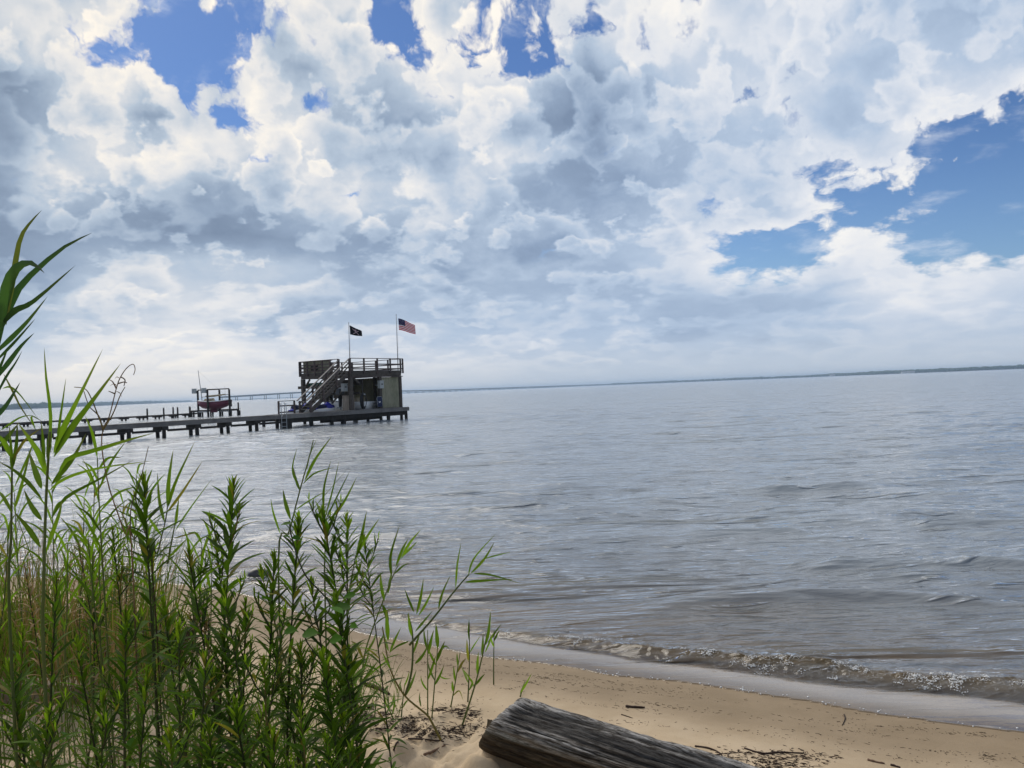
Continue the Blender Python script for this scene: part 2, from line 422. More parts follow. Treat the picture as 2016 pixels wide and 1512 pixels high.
# ------------------------------------------------------------------ shore line (swash edge traced on the sand, then carried on both ways)
_edge = [(2016, 1440), (1888, 1426), (1686, 1402), (1544, 1378), (1362, 1347.5), (1200, 1329), (1120, 1313), (967, 1295),
         (884, 1282), (807, 1266), (696, 1244), (600, 1208), (500, 1178), (400, 1160), (300, 1148), (160, 1142), (0, 1136)]
_e = [on_z(px, py, 0.03) for px, py in _edge]
SH = [(300, -160), (120, -48), (40, -13), (18, -3.6), (9, 1.2), (5, 3.55)] + [(p.x, p.y) for p in _e] + [(-10, 11.6), (-16, 12.2), (-30, 13.5), (-60, 16), (-140, 18), (-600, 10)]
SH = np.array([(p.x, p.y) for p in catmull([(a, b, 0) for a, b in SH], 260)])
def shore_s(x, y):
    """signed distance to the swash edge, positive seaward"""
    x = np.asarray(x, float); y = np.asarray(y, float); shp = x.shape
    x = x.ravel(); y = y.ravel(); best = np.full(x.shape, 1e18); sg = np.ones(x.shape)
    A = SH[:-1]; B = SH[1:]
    for a, b in zip(A, B):
        d = b - a; L2 = d @ d
        if L2 < 1e-9: continue
        t = np.clip(((x - a[0]) * d[0] + (y - a[1]) * d[1]) / L2, 0, 1)
        ex = x - a[0] - t * d[0]; ey = y - a[1] - t * d[1]; q = ex * ex + ey * ey
        cr = d[0] * (y - a[1]) - d[1] * (x - a[0])          # line runs right to left: sea lies on its right
        m = q < best - 1e-12
        best[m] = q[m]; sg[m] = np.where(cr[m] < 0, 1, -1)
    return (np.sqrt(best) * sg).reshape(shp)
def _line(pts, z):
    P = [on_z(px, py, z) for px, py in pts]; xs = np.array([p.x for p in P]); ss = shore_s(xs, np.array([p.y for p in P]))
    o = np.argsort(xs); return xs[o], ss[o]
_cx, _cs = _line([(699, 1183), (801, 1207), (922, 1228), (1018, 1242), (1200, 1260), (1362, 1281), (1483, 1293), (1625, 1303), (1726, 1321), (1848, 1333), (2016, 1341)], 0.05)
_fx, _fs = _line([(699, 1200), (807, 1225), (967, 1253), (1120, 1282), (1200, 1293), (1402, 1317), (1605, 1349), (1807, 1362), (2016, 1386)], 0.015)

def sand_z(x, y, s=None):
    s = shore_s(x, y) if s is None else s
    l = np.maximum(-s, 0)
    land = 0.03 + 0.60 * (1 - np.exp(-l / 4.6))
    sea = 0.03 - 0.075 * np.minimum(np.maximum(s, 0), 6) - 0.02 * np.clip(s - 6, 0, 100)
    z = np.where(s < 0, land, sea)
    dry = sstep(l, 1.1, 2.1); mid = sstep(l, 0.15, 0.9)
    z = z + fbm(x * 0.9, y * 0.9, 3, 5) * 0.05 * mid * sstep(np.abs(x) + np.abs(y), 60, 20)
    lump = fbm(x * 5.5, y * 5.5, 3, 40, 0.55)
    z = z + dry * (0.25 * lump + 0.11 * np.abs(fbm(x * 8, y * 8, 3, 71)) - 0.055 * sstep(vnoise(x * 4.3 + 9, y * 4.3, 90), 0.60, 0.85))
    ax_, ay_, bx_l, by_l = -0.02, 3.86, 1.74, 2.44                    # drifted sand along the foot of the log
    t_ = np.clip(((x - ax_) * (bx_l - ax_) + (y - ay_) * (by_l - ay_)) / ((bx_l - ax_) ** 2 + (by_l - ay_) ** 2), -0.06, 1)
    dl = np.hypot(x - ax_ - t_ * (bx_l - ax_), y - ay_ - t_ * (by_l - ay_))
    z = z + 0.055 * np.exp(-((dl - 0.13) / 0.085) ** 2) * (0.4 + 1.0 * vnoise(x * 5, y * 5, 66)) * (dl < 2)
    z = z + mid * (1 - dry) * 0.006 * fbm(x * 6, y * 6, 3, 55)
    return z
def _lut(G, x, y):
    i = min(max(int(np.searchsorted(gx, x)) - 1, 0), len(gx) - 2); j = min(max(int(np.searchsorted(gy, y)) - 1, 0), len(gy) - 2)
    fx = (x - gx[i]) / (gx[i + 1] - gx[i]); fy = (y - gy[j]) / (gy[j + 1] - gy[j])
    return float((G[j, i] * (1 - fx) + G[j, i + 1] * fx) * (1 - fy) + (G[j + 1, i] * (1 - fx) + G[j + 1, i + 1] * fx) * fy)
def zs1(x, y): return _lut(SZ, x, y)
def on_sand(px, py, dz=0.0):
    z = 0.35
    for _ in range(12):
        p = on_z(px, py, z + dz); z = 0.5 * z + 0.5 * zs1(p.x, p.y)
    p = on_z(px, py, z + dz); return Vector((p.x, p.y, zs1(p.x, p.y) + dz))

def axis(core0, core1, step, out, growth=1.35):
    c = list(np.arange(core0, core1 + step / 2, step)); a, b = c[0], c[-1]; d = step
    lo, hi = [], []
    while a > -out: d *= growth; a -= d; lo.append(a)
    d = step
    while b < out: d *= growth; b += d; hi.append(b)
    return np.array(lo[::-1] + c + hi)
gx = axis(-7.2, 4.6, 0.024, 9800); gy = axis(2.0, 10.6, 0.024, 9800)
X, Y = np.meshgrid(gx, gy); S = shore_s(X, Y); Z = sand_z(X, Y, S); SZ, SS = Z, S
nx, ny = len(gx), len(gy); idx = np.arange(nx * ny).reshape(ny, nx)
Fq = np.stack([idx[:-1, :-1], idx[:-1, 1:], idx[1:, 1:], idx[1:, :-1]], -1).reshape(-1, 4)
me = np_mesh('sand', np.stack([X, Y, Z], -1).reshape(-1, 3), Fq)
wet = sstep(-S + 0.22 * fbm(X * 1.3, Y * 1.3, 4, 9), 1.30, 0.45)
attr(me, 'wet', wet); attr(me, 'shore', S)
m, n, o = mat('beach_sand')
g = n.add('ShaderNodeNewGeometry').outputs['Position']
wa = n.add('ShaderNodeAttribute', attribute_name='wet').outputs['Fac']
n1 = n.noise(g, 420, 2, 0.6).outputs['Fac']; n2 = n.noise(g, 3.0, 5, 0.6).outputs['Fac']; n3 = n.noise(g, 60, 4, 0.65).outputs['Fac']
dryc = n.mix(n.smooth(n2, 0.35, 0.7), (0.47, 0.355, 0.225, 1), (0.54, 0.42, 0.28, 1))
dryc = n.mix(n.smooth(n1, 0.55, 0.75, 0, 0.45), dryc, (0.22, 0.145, 0.09, 1))
dryc = n.mix(n.smooth(n3, 0.58, 0.78, 0, 0.4), dryc, (0.33, 0.22, 0.135, 1))
wetc = n.mix(n.smooth(n2, 0.35, 0.7), (0.235, 0.170, 0.098, 1), (0.28, 0.205, 0.122, 1))
wetc = n.mix(n.smooth(n1, 0.55, 0.8, 0, 0.3), wetc, (0.15, 0.10, 0.06, 1))
base = n.mix(wa, dryc, wetc)
bp = bump(n, n1, 0.35, 0.004); bp = bump(n, n3, 0.5, 0.006, bp)
principled(n, o, base, n.fmix(wa, 0.9, 0.75), n.fmix(wa, 0.15, 0.25), bp)
me.materials.append(m)
tag(link('beach_sand', me), 'pale tan sandy beach running down into the shallow water', None, None, 'structure')

# ------------------------------------------------------------------ water
th = np.concatenate([np.linspace(-80, -41, 26)[:-1], np.linspace(-41, 41, 620), np.linspace(41, 80, 26)[1:]])
r = [3.2]
while r[-1] < 9500:
    q = r[-1]; r.append(q + max(0.0040 * q, 0.42 * q * q / (FPX * CAM_Z)))
r = np.array(r); TH, RR = np.meshgrid(np.radians(th), r)
X = RR * np.sin(TH); Y = RR * np.cos(TH); S = shore_s(X, Y); ZS = sand_z(X, Y, S)
spc = np.maximum(np.maximum(0.0040 * RR, 0.42 * RR * RR / (FPX * CAM_Z)), RR * np.radians(82 / 620))
h = np.zeros_like(X); gust = 0.55 + 0.9 * sstep(fbm(X * 0.06, Y * 0.09, 4, 21), -0.2, 0.3)
wr = np.random.default_rng(5)
for i in range(72):
    lam = math.exp(wr.uniform(math.log(0.22), math.log(4.0))); a = wr.normal(0.12, 0.5)
    kx, ky = math.sin(a) * 2 * math.pi / lam, math.cos(a) * 2 * math.pi / lam; ph = wr.uniform(0, 6.28)
    amp = 0.0115 * lam / (2 * math.pi) * (1.25 if lam > 0.8 else 1.0)
    res = sstep(lam / spc, 2.2, 4.5)
    ph = ph + 2.0 * fbm(X / lam * 0.23, Y / lam * 0.23, 2, 100 + i)
    h += amp * res * np.sin(kx * X + ky * Y + ph)
h *= gust * sstep(S, 0.55, 3.0) * (0.45 + 0.55 * sstep(S, 1.5, 9))
def crests(l0, l1, n_, seed, amp, thr, spread):
    """sparse short-crested wavelets: only the peaks of a wave field stand up"""
    wq = np.random.default_rng(seed); g_ = np.zeros_like(X)
    for i in range(n_):
        lam = math.exp(wq.uniform(math.log(l0), math.log(l1))); a = wq.normal(0.08, spread)
        kx, ky = math.sin(a) * 2 * math.pi / lam, math.cos(a) * 2 * math.pi / lam
        g_ += np.sin(kx * X + ky * Y + wq.uniform(0, 6.28) + 1.5 * fbm(X / lam * 0.2, Y / lam * 0.2, 2, 300 + seed + i))
    g_ /= math.sqrt(n_ / 2)
    return amp * np.maximum(g_ - thr, 0) ** 1.25 * sstep(l0 / spc, 1.6, 3.2)
open_ = sstep(S, 0.9, 3.5) * gust
h += crests(0.15, 0.34, 18, 7, 0.0034, 0.5, 0.34) * open_ * (RR < 14)
h += crests(0.36, 0.9, 18, 1, 0.0085, 0.7, 0.30) * open_
h += crests(0.9, 2.0, 14, 2, 0.013, 0.8, 0.28) * open_ * sstep(S, 3, 10)
h += crests(2.2, 5.0, 14, 3, 0.030, 0.9, 0.28) * sstep(RR, 25, 60)
def swell(pts, amp, wid, k):
    global h
    P = np.array([(p.x, p.y) for p in catmull([on_z(a, b, 0) for a, b in pts], 40)])
    best = np.full(X.shape, 1e9); tt = np.zeros(X.shape); side = np.zeros(X.shape)
    msk = (RR < 30)
    xx, yy = X[msk], Y[msk]; b_ = np.full(xx.shape, 1e9); t_ = np.zeros(xx.shape); s_ = np.zeros(xx.shape)
    for i in range(len(P) - 1):
        a, b = P[i], P[i + 1]; d = b - a; t = np.clip(((xx - a[0]) * d[0] + (yy - a[1]) * d[1]) / (d @ d), 0, 1)
        ex, ey = xx - a[0] - t * d[0], yy - a[1] - t * d[1]; q = np.hypot(ex, ey); mm = q < b_
        b_[mm] = q[mm]; t_[mm] = (i + t[mm]) / (len(P) - 1); s_[mm] = np.sign(ey[mm])
    wv = np.where(s_ > 0, wid * 1.6, wid) * (0.8 + 0.5 * vnoise(xx * 2.1, yy * 2.1, k))
    f = sstep(t_, 0, 0.22) * (1 - sstep(t_, 0.8, 1.0) * 0.85) * (0.75 + 0.6 * vnoise(xx * 1.2, yy * 1.2, k + 3))
    f = f * np.where((t_ <= 0) | (t_ >= 1), 0, 1)
    h[msk] += amp * f * np.exp(-(b_ / wv) ** 2)
swell([(1215, 1216), (1330, 1200), (1450, 1190), (1600, 1183), (1750, 1181), (1900, 1190), (2100, 1205)], 0.095, 0.13, 1)
swell([(1570, 1128), (1680, 1116), (1800, 1113), (1900, 1114), (2120, 1122)], 0.088, 0.13, 2)
swell([(1420, 972), (1640, 964), (1800, 953), (1950, 946)], 0.08, 0.18, 3)
swell([(1800, 1040), (1900, 1034), (2080, 1030)], 0.07, 0.14, 4)
swell([(1330, 1062), (1420, 1055), (1530, 1052), (1600, 1054)], 0.045, 0.13, 5)
swell([(470, 1066), (560, 1061), (640, 1062), (760, 1060), (890, 1054)], 0.055, 0.12, 6)
swell([(1750, 900), (1900, 888), (2100, 880)], 0.06, 0.3, 7)
swell([(700, 880), (1000, 874), (1250, 872)], 0.05, 0.35, 8)
# little breaker along the swash
sc = np.interp(X, _cx, _cs); sf = np.interp(X, _fx, _fs)
sc = sc + 0.05 * fbm(X * 2.2, Y * 2.2, 3, 61); sf = np.minimum(sf + 0.05 * fbm(X * 3.2, Y * 3.2, 3, 62), sc - 0.1)
bamp = 0.020 + 0.046 * sstep(X, -1.0, 2.2); bamp = bamp * sstep(X, -6.0, -2.0)
front = sstep(S, sf, sc); back = np.exp(-np.maximum(S - sc, 0) / 0.33)
ridge = np.where(S < sc, front, back) * bamp
ridge = ridge * (0.85 + 0.5 * fbm(X * 2.5, Y * 2.5, 2, 33)) + front * (S < sc + 0.3) * (0.010 + 0.024 * sstep(X, -0.6, 1.6)) * fbm(X * 16, Y * 16, 3, 34) * back
edge = 0.17 * fbm(X * 0.9, Y * 0.9, 4, 77) + 0.015 * fbm(X * 9, Y * 9, 2, 78)
wz = np.where(S > sf, 0.012, 0.0) * front + ridge + h
film = ZS + 0.0035 + 0.012 * sstep(S, 0.0, 0.5)
level = np.where(S < sc, np.maximum(film, wz), np.maximum(wz, ZS + 0.012))
level = np.where(S < edge, ZS - 0.02 - 0.3 * np.maximum(edge - S, 0), level)
nx, ny = len(th), len(r); idx = np.arange(nx * ny).reshape(ny, nx)
Fq = np.stack([idx[:-1, :-1], idx[:-1, 1:], idx[1:, 1:], idx[1:, :-1]], -1).reshape(-1, 4)
keep = (S.ravel()[Fq].max(1) > -0.25)
Fq = Fq[keep]; used = np.unique(Fq); remap = np.full(nx * ny, -1); remap[used] = np.arange(len(used))
me = np_mesh('water', np.stack([X, Y, level], -1).reshape(-1, 3)[used], remap[Fq])
depth = np.maximum(level - ZS, 0)
foamy = front * np.where(S < sc, 1, np.exp(-np.maximum(S - sc, 0) / 0.03)) * sstep(X, -3.5, 1.2) * sstep(fbm(X * 2.0, Y * 2.0, 3, 91), -0.18, 0.12)
attr(me, 'depth', depth.ravel()[used]); attr(me, 'foam', foamy.ravel()[used]); attr(me, 'breaker', (np.where(S < sc, front ** 0.6, np.exp(-np.maximum(S - sc, 0) / 0.07)) * sstep(X, -6, -2)).ravel()[used]); attr(me, 'swash', (sstep(S, sf + 0.05, sf - 0.02)).ravel()[used])
m, n, o = mat('bay_water')
g = n.add('ShaderNodeNewGeometry').outputs['Position']
dep = n.add('ShaderNodeAttribute', attribute_name='depth').outputs['Fac']
fo = n.add('ShaderNodeAttribute', attribute_name='foam').outputs['Fac']
sw = n.add('ShaderNodeAttribute', attribute_name='swash').outputs['Fac']
calm = n.math('SUBTRACT', 1.0, n.math('MULTIPLY', sw, 0.85))
rdg = lambda v_: n.math('POWER', n.math('SUBTRACT', 1.0, n.math('ABSOLUTE', n.math('MULTIPLY_ADD', v_, 2.0, -1.0))), 2.2)
w1 = n.noise(n.mapping(g, (0.45, 1.45, 1), rot=(0, 0, 0.10)), 7.0, 3, 0.5, 0.2).outputs['Fac']
w1 = n.math('ADD', w1, n.math('MULTIPLY', rdg(n.noise(n.mapping(g, (0.40, 1.5, 1), rot=(0, 0, -0.06)), 2.6, 2, 0.5, 0.4).outputs['Fac']), 0.55))
w2 = n.noise(n.mapping(g, (0.45, 1.3, 1), rot=(0, 0, -0.1)), 1.0, 3, 0.5, 0.3).outputs['Fac']
w2 = n.math('ADD', n.math('MULTIPLY', w2, 0.5), n.math('MULTIPLY', rdg(w2), 0.55))
w3 = n.noise(n.mapping(g, (0.4, 1.3, 1)), 0.16, 3, 0.5, 0.3).outputs['Fac']
b1 = n.add('ShaderNodeBump'); n.put(b1.inputs['Height'], w1); n.put(b1.inputs['Strength'], calm); b1.inputs['Distance'].default_value = 0.028
b2 = n.add('ShaderNodeBump'); n.put(b2.inputs['Height'], w2); n.put(b2.inputs['Strength'], n.math('MULTIPLY', calm, 0.9)); b2.inputs['Distance'].default_value = 0.060
n.l.new(b1.outputs[0], b2.inputs['Normal'])
b3 = n.add('ShaderNodeBump'); n.put(b3.inputs['Height'], w3); b3.inputs['Strength'].default_value = 0.6; b3.inputs['Distance'].default_value = 0.22
n.l.new(b2.outputs[0], b3.inputs['Normal'])
cr1 = n.smooth(n.noise(n.mapping(g, (0.42, 1.9, 1), rot=(0, 0, 0.05)), 2.7, 2, 0.45, 0.5).outputs['Fac'], 0.60, 0.74)
cr2 = n.smooth(n.noise(n.mapping(g, (0.36, 1.7, 1), rot=(0, 0, -0.04)), 0.55, 3, 0.5, 0.5).outputs['Fac'], 0.60, 0.72)
b4 = n.add('ShaderNodeBump'); n.put(b4.inputs['Height'], cr1); n.put(b4.inputs['Strength'], calm); b4.inputs['Distance'].default_value = 0.045
n.l.new(b3.outputs[0], b4.inputs['Normal'])
b5 = n.add('ShaderNodeBump'); n.put(b5.inputs['Height'], cr2); n.put(b5.inputs['Strength'], calm); b5.inputs['Distance'].default_value = 0.17
n.l.new(b4.outputs[0], b5.inputs['Normal'])
nor = b5.outputs[0]
gl = n.add('ShaderNodeBsdfGlossy'); gl.inputs['Roughness'].default_value = 0.085; n.put(gl.inputs['Normal'], nor); gl.inputs[0].default_value = (0.97, 0.98, 1, 1)
fr = n.add('ShaderNodeFresnel'); fr.inputs[0].default_value = 1.34; n.put(fr.inputs[1], nor)
df = n.add('ShaderNodeBsdfDiffuse'); bnd = n.add('ShaderNodeAttribute', attribute_name='breaker').outputs['Fac']
n.put(df.inputs['Normal'], nor)
n.put(df.inputs[0], n.mix(bnd, (0.295, 0.322, 0.338, 1), (0.085, 0.060, 0.026, 1)))
tr = n.add('ShaderNodeBsdfTransparent'); tr.inputs[0].default_value = (0.93, 0.88, 0.76, 1)
ab = n.math('SUBTRACT', 1.0, n.math('EXPONENT', n.math('MULTIPLY', dep, n.fmix(bnd, -3.6, -16.0))))
# pale film over the thin swash: spent foam, plus sky reflection painted as colour
fz = n.noise(g, 7.0, 4, 0.6, 0.8).outputs['Fac']
foam_sheen = n.math('MULTIPLY', n.math('MULTIPLY', sw, n.smooth(dep, 0.001, 0.012)), 0.36)
body = n.add('ShaderNodeMixShader'); n.put(body.inputs[0], ab); n.l.new(tr.outputs[0], body.inputs[1]); n.l.new(df.outputs[0], body.inputs[2])
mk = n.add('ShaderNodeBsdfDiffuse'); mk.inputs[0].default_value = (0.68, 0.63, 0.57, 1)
b_2 = n.add('ShaderNodeMixShader'); n.put(b_2.inputs[0], foam_sheen); n.l.new(body.outputs[0], b_2.inputs[1]); n.l.new(mk.outputs[0], b_2.inputs[2])
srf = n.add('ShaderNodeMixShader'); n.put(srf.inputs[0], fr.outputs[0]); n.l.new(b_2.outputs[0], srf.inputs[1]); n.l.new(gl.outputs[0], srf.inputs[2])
f1_ = n.noise(g, 38.0, 4, 0.7, 0.6).outputs['Fac']
fm = n.math('MULTIPLY', fo, n.smooth(f1_, 0.52, 0.66))
fm = n.math('MULTIPLY', fm, 0.6)
fd_ = n.add('ShaderNodeBsdfDiffuse'); fd_.inputs[0].default_value = (0.74, 0.73, 0.70, 1)
fin = n.add('ShaderNodeMixShader'); n.put(fin.inputs[0], n.math('MULTIPLY', fm, 0.6)); n.l.new(srf.outputs[0], fin.inputs[1]); n.l.new(fd_.outputs[0], fin.inputs[2])
n.l.new(fin.outputs[0], o.inputs[0])
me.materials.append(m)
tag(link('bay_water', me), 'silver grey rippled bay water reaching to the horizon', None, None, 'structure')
def water_z(x, y):
    rr = math.hypot(x, y); i = int(np.argmin(np.abs(r - rr))); j = int(np.argmin(np.abs(th - math.degrees(math.atan2(x, y)))))
    return float(level[i, j])

# foam bubbles: on the breaker's face and along the swash edge
ico = bmesh.new(); bmesh.ops.create_icosphere(ico, subdivisions=1, radius=1.0)
IV = np.array([v_.co[:] for v_ in ico.verts]); IF = np.array([[v_.index for v_ in f.verts] for f in ico.faces]); ico.free()
def scatter(name, P, Rd, material, squash=None, smooth=True):
    P = np.asarray(P, float); Rd = np.asarray(Rd, float); k = len(P)
    if Rd.ndim == 1: Rd = np.repeat(Rd[:, None], 3, 1)
    jit = 1 + 0.28 * (nr.random((k, len(IV), 1)) - 0.5)
    V = P[:, None, :] + IV[None] * Rd[:, None, :] * jit
    F = IF[None] + (np.arange(k) * len(IV))[:, None, None]
    me = np_mesh(name, V.reshape(-1, 3), F.reshape(-1, 3), smooth); me.materials.append(material); return me
m, n, o = mat('sea_foam')
p = principled(n, o, (0.80, 0.79, 0.76, 1), 0.3, 0.5)
cand = np.argwhere((foamy > 0.15) & (RR < 12)); pts = []; rad = []
wgt = foamy[cand[:, 0], cand[:, 1]] * sstep(fbm(X * 5, Y * 5, 3, 93)[cand[:, 0], cand[:, 1]], -0.16, 0.25) * sstep(X[cand[:, 0], cand[:, 1]], -2.5, 1.0)
for i, j in cand[nr.choice(len(cand), 85, p=wgt / wgt.sum())]:
    k_ = int(nr.integers(10, 46)); sp_ = nr.uniform(0.006, 0.02)
    for _ in range(k_):
        q = nr.normal(0, 1, 2) * (sp_ * 1.5, sp_); x_, y_ = X[i, j] + q[0], Y[i, j] + q[1]
        pts.append((x_, y_, water_z(x_, y_) + nr.uniform(0.0, 0.010))); rad.append(nr.uniform(0.0012, 0.0042))
cand = np.argwhere((np.abs(S - edge - 0.05) < 0.045) & (RR < 10) & (np.abs(X) < 5)); wgt = sstep(fbm(X * 4.4, Y * 4.4, 2, 95)[cand[:, 0], cand[:, 1]], -0.3, 0.3) + 1e-6
for i, j in cand[nr.choice(len(cand), 150, p=wgt / wgt.sum())]:
    q = nr.normal(0, 0.007, 2); pts.append((X[i, j] + q[0], Y[i, j] + q[1], level[i, j] + 0.001)); rad.append(nr.uniform(0.0015, 0.006))
rad = np.array(rad); R3 = np.stack([rad * 1.3, rad * 1.3, rad * 0.8], 1)
tag(link('sea_foam', scatter('sea_foam', pts, R3, m)), 'white foam bubbles on the small breaking wave and swash', 'foam', None, 'stuff')

# ------------------------------------------------------------------ near pier and boathouse, in a frame along the pier
A2 = Vector((0.580, 0.8146, 0)).normalized(); B2 = Vector((-A2.y, A2.x, 0)); P0 = Vector((-25.8, 41.7, 0)); DZ = 0.99
def L(t, w_, z): return P0 + A2 * t + B2 * w_ + Vector((0, 0, z))
def lbox(mb, t0, t1, w0, w1, z0, z1, o=Vector((0, 0, 0)), mi=0):
    b = [L(t0, w0, z0) - o, L(t1, w0, z0) - o, L(t1, w1, z0) - o, L(t0, w1, z0) - o]
    return mb.prism(b, [p + Vector((0, 0, z1 - z0)) for p in b], mi)
def part(name, parent, o, mat_, *boxes):
    mb = MB()
    for b in boxes: lbox(mb, *b, o)
    return mb.build(name, mat_, parent)
def lbeam(name, parent, o, mat_, p, q, w_, h):
    return MB().beam(L(*p) - o, L(*q) - o, w_, h).build(name, mat_, parent)
def pile_mesh(rad, z0, z1, seed):
    q = random.Random(seed); ks = 5
    pts = [(q.uniform(-.012, .012), q.uniform(-.012, .012), z0 + (z1 - z0) * i / ks) for i in range(ks + 1)]
    return MB().tube(pts, [rad * q.uniform(0.94, 1.06) for _ in pts], 10).mesh('pile', M['pile'], True)
def planks(mb, t0, t1, w0, w1, z, o, step=0.15, along=False):
    t = t0
    q = random.Random(int(t0 * 100))
    if not along:
        while t < t1 - 0.02:
            e = q.uniform(-0.012, 0.012); lbox(mb, t, min(t + step - 0.012, t1), w0 + e, w1 + e, z - 0.04, z + q.uniform(-0.003, 0.003), o); t += step
    else:
        w_ = w0
        while w_ < w1 - 0.02:
            lbox(mb, t0, t1, w_, min(w_ + step - 0.012, w1), z - 0.04, z + q.uniform(-0.003, 0.003), o); w_ += step
    return mb

po = L(0, 0.5, 0)
pier = thing('wooden_pier', po, 'long weathered wooden walkway pier leading to the boathouse on paired piles', 'pier')
PWID = 0.95
dk = planks(MB(), -9.0, 17.55, 0, PWID, DZ, po).build('decking', M['deck'], pier); dk['kind'] = 'stuff'
for w_ in (0.0, PWID - 0.06):
    for k in range(9):
        t = -9 + k * 2.95
        part('fascia_board', pier, po, M['deck'], (t, t + 2.94, w_ + 0.004, w_ + 0.056, DZ - 0.29, DZ - 0.045))
pm = [pile_mesh(0.115, -1.1, DZ - 0.30, 20 + i) for i in range(4)]
bents = [0.15 + 2.2 * k for k in range(-4, 8)]
for i, t in enumerate(bents):
    for w_ in (0.12, 0.80):
        p = L(t, w_, 0) - po; link('pile', pm[(i * 2 + (w_ > .5)) % 4], None, pier, p, (0, 0, rng.uniform(0, 6)))
    part('pile_cap', pier, po, M['pile'], (t - 0.20, t + 0.20, -0.03, 0.98, DZ - 0.52, DZ - 0.295))
for t0, t1 in zip(bents[:-1], bents[1:]):
    part('lower_stringer', pier, po, M['pile'], (t0 + 0.2, t1 - 0.2, 0.06, 0.12, DZ - 0.60, DZ - 0.46))
part('lower_stringer', pier, po, M['pile'], (bents[-1] + 0.2, 17.6, 0.06, 0.12, DZ - 0.60, DZ - 0.46))

# boathouse: lower deck platform
ho = L(24, 3, 0)
house = thing('boathouse', ho, 'two level open timber boathouse with sun deck above and stairs, standing on piles', 'boathouse')
HT0, HT1, HW0, HW1, UF = 24.4, 29.9, 0.5, 6.0, 3.95
d = planks(MB(), 17.6, 30.2, 0, 1.75, DZ, ho).build('lower_decking', M['deck'], house); d['kind'] = 'stuff'
for t in (21.3, 22.9, 24.0): part('cross_beam', house, ho, M['pile'], (t - 0.1, t + 0.1, 1.73, 5.84, DZ - 0.62, DZ - 0.42))
d = planks(MB(), 28.0, 30.2, 1.76, 6.2, DZ, ho, 0.15, True).build('end_decking', M['deck'], house); d['kind'] = 'stuff'
for k in range(4):
    t = 17.6 + k * 3.15; part('fascia_board', house, ho, M['deck'], (t, t + 3.14, 0.004, 0.056, DZ - 0.30, DZ - 0.045))
part('end_fascia_board', house, ho, M['deck'], (30.14, 30.196, 0.06, 6.2, DZ - 0.30, DZ - 0.045))
part('under_beam', house, ho, M['pile'], (17.7, 30.1, 0.16, 0.34, DZ - 0.62, DZ - 0.31))
part('under_beam', house, ho, M['pile'], (20.2, 30.1, 1.55, 1.72, DZ - 0.62, DZ - 0.31))
part('under_beam', house, ho, M['pile'], (20.2, 30.1, 5.85, 6.03, DZ - 0.62, DZ - 0.31))
part('under_beam', house, ho, M['pile'], (21.4, 27.6, 0.5, 0.62, DZ - 0.80, DZ - 0.63))
pb = [pile_mesh(0.125, -1.1, DZ - 0.31, 40 + i) for i in range(4)]
for i, (t, w_) in enumerate([(17.95, .25), (18.35, 1.55), (20.3, .25), (21.4, 1.6), (22.2, .25), (20.6, 5.9), (22.4, 5.9), (23.4, .25), (24.5, 1.65), (24.5, 5.9), (27.2, .25),
                             (27.2, 1.65), (27.2, 5.9), (28.0, .25), (29.5, .25), (29.5, 1.65), (29.8, 5.9), (30.05, .25), (30.05, 5.9)]):
    link('pile', pb[i % 4], None, house, L(t, w_, 0) - ho, (0, 0, rng.uniform(0, 6)))
# green algae covered landing post cluster by the ladder
part('mooring_block', house, ho, M['pile'], (17.75, 18.45, 0.1, 0.5, -0.6, DZ - 0.31))
# house posts that rise to the sun deck
for (t, w_) in [(HT0 + 0.1, HW0 + 0.1), (27.55, HW0 + 0.1), (HT1 - 0.1, HW0 + 0.1), (HT0 + 0.1, HW1 - 0.1), (27.3, HW1 - 0.1), (HT1 - 0.1, HW1 - 0.1), (HT0 + 0.1, 3.3), (HT1 - 0.1, 3.3)]:
    part('post', house, ho, M['timber'], (t - 0.13, t + 0.13, w_ - 0.13, w_ + 0.13, DZ, UF - 0.46))
part('side_beam', house, ho, M['timber'], (HT0 - 0.02, HT0 + 0.14, HW0, HW1, UF - 0.45, UF - 0.05))
part('side_beam', house, ho, M['timber'], (HT1 - 0.14, HT1 + 0.02, HW0, HW1, UF - 0.45, UF - 0.05))
part('front_beam', house, ho, M['timber'], (HT0 + 0.15, HT1 - 0.15, HW0 - 0.03, HW0 + 0.10, UF - 0.45, UF - 0.05))
part('back_beam', house, ho, M['timber'], (HT0 + 0.15, HT1 - 0.15, HW1 - 0.10, HW1 + 0.03, UF - 0.45, UF - 0.05))
part('drip_board', house, ho, M['rail'], (HT0 - 0.1, HT1 + 0.12, HW0 - 0.09, HW0 - 0.035, UF - 0.52, UF - 0.46))
for k in range(6):
    w_ = HW0 + 0.7 + k * 0.8; part('joist', house, ho, M['timber'], (HT0 + 0.15, HT1 - 0.15, w_, w_ + 0.06, UF - 0.3, UF - 0.05))
d = planks(MB(), HT0 - 0.05, HT1 + 0.05, HW0 - 0.05, HW1 + 0.05, UF, ho).build('sun_deck', M['deck'], house); d['kind'] = 'stuff'
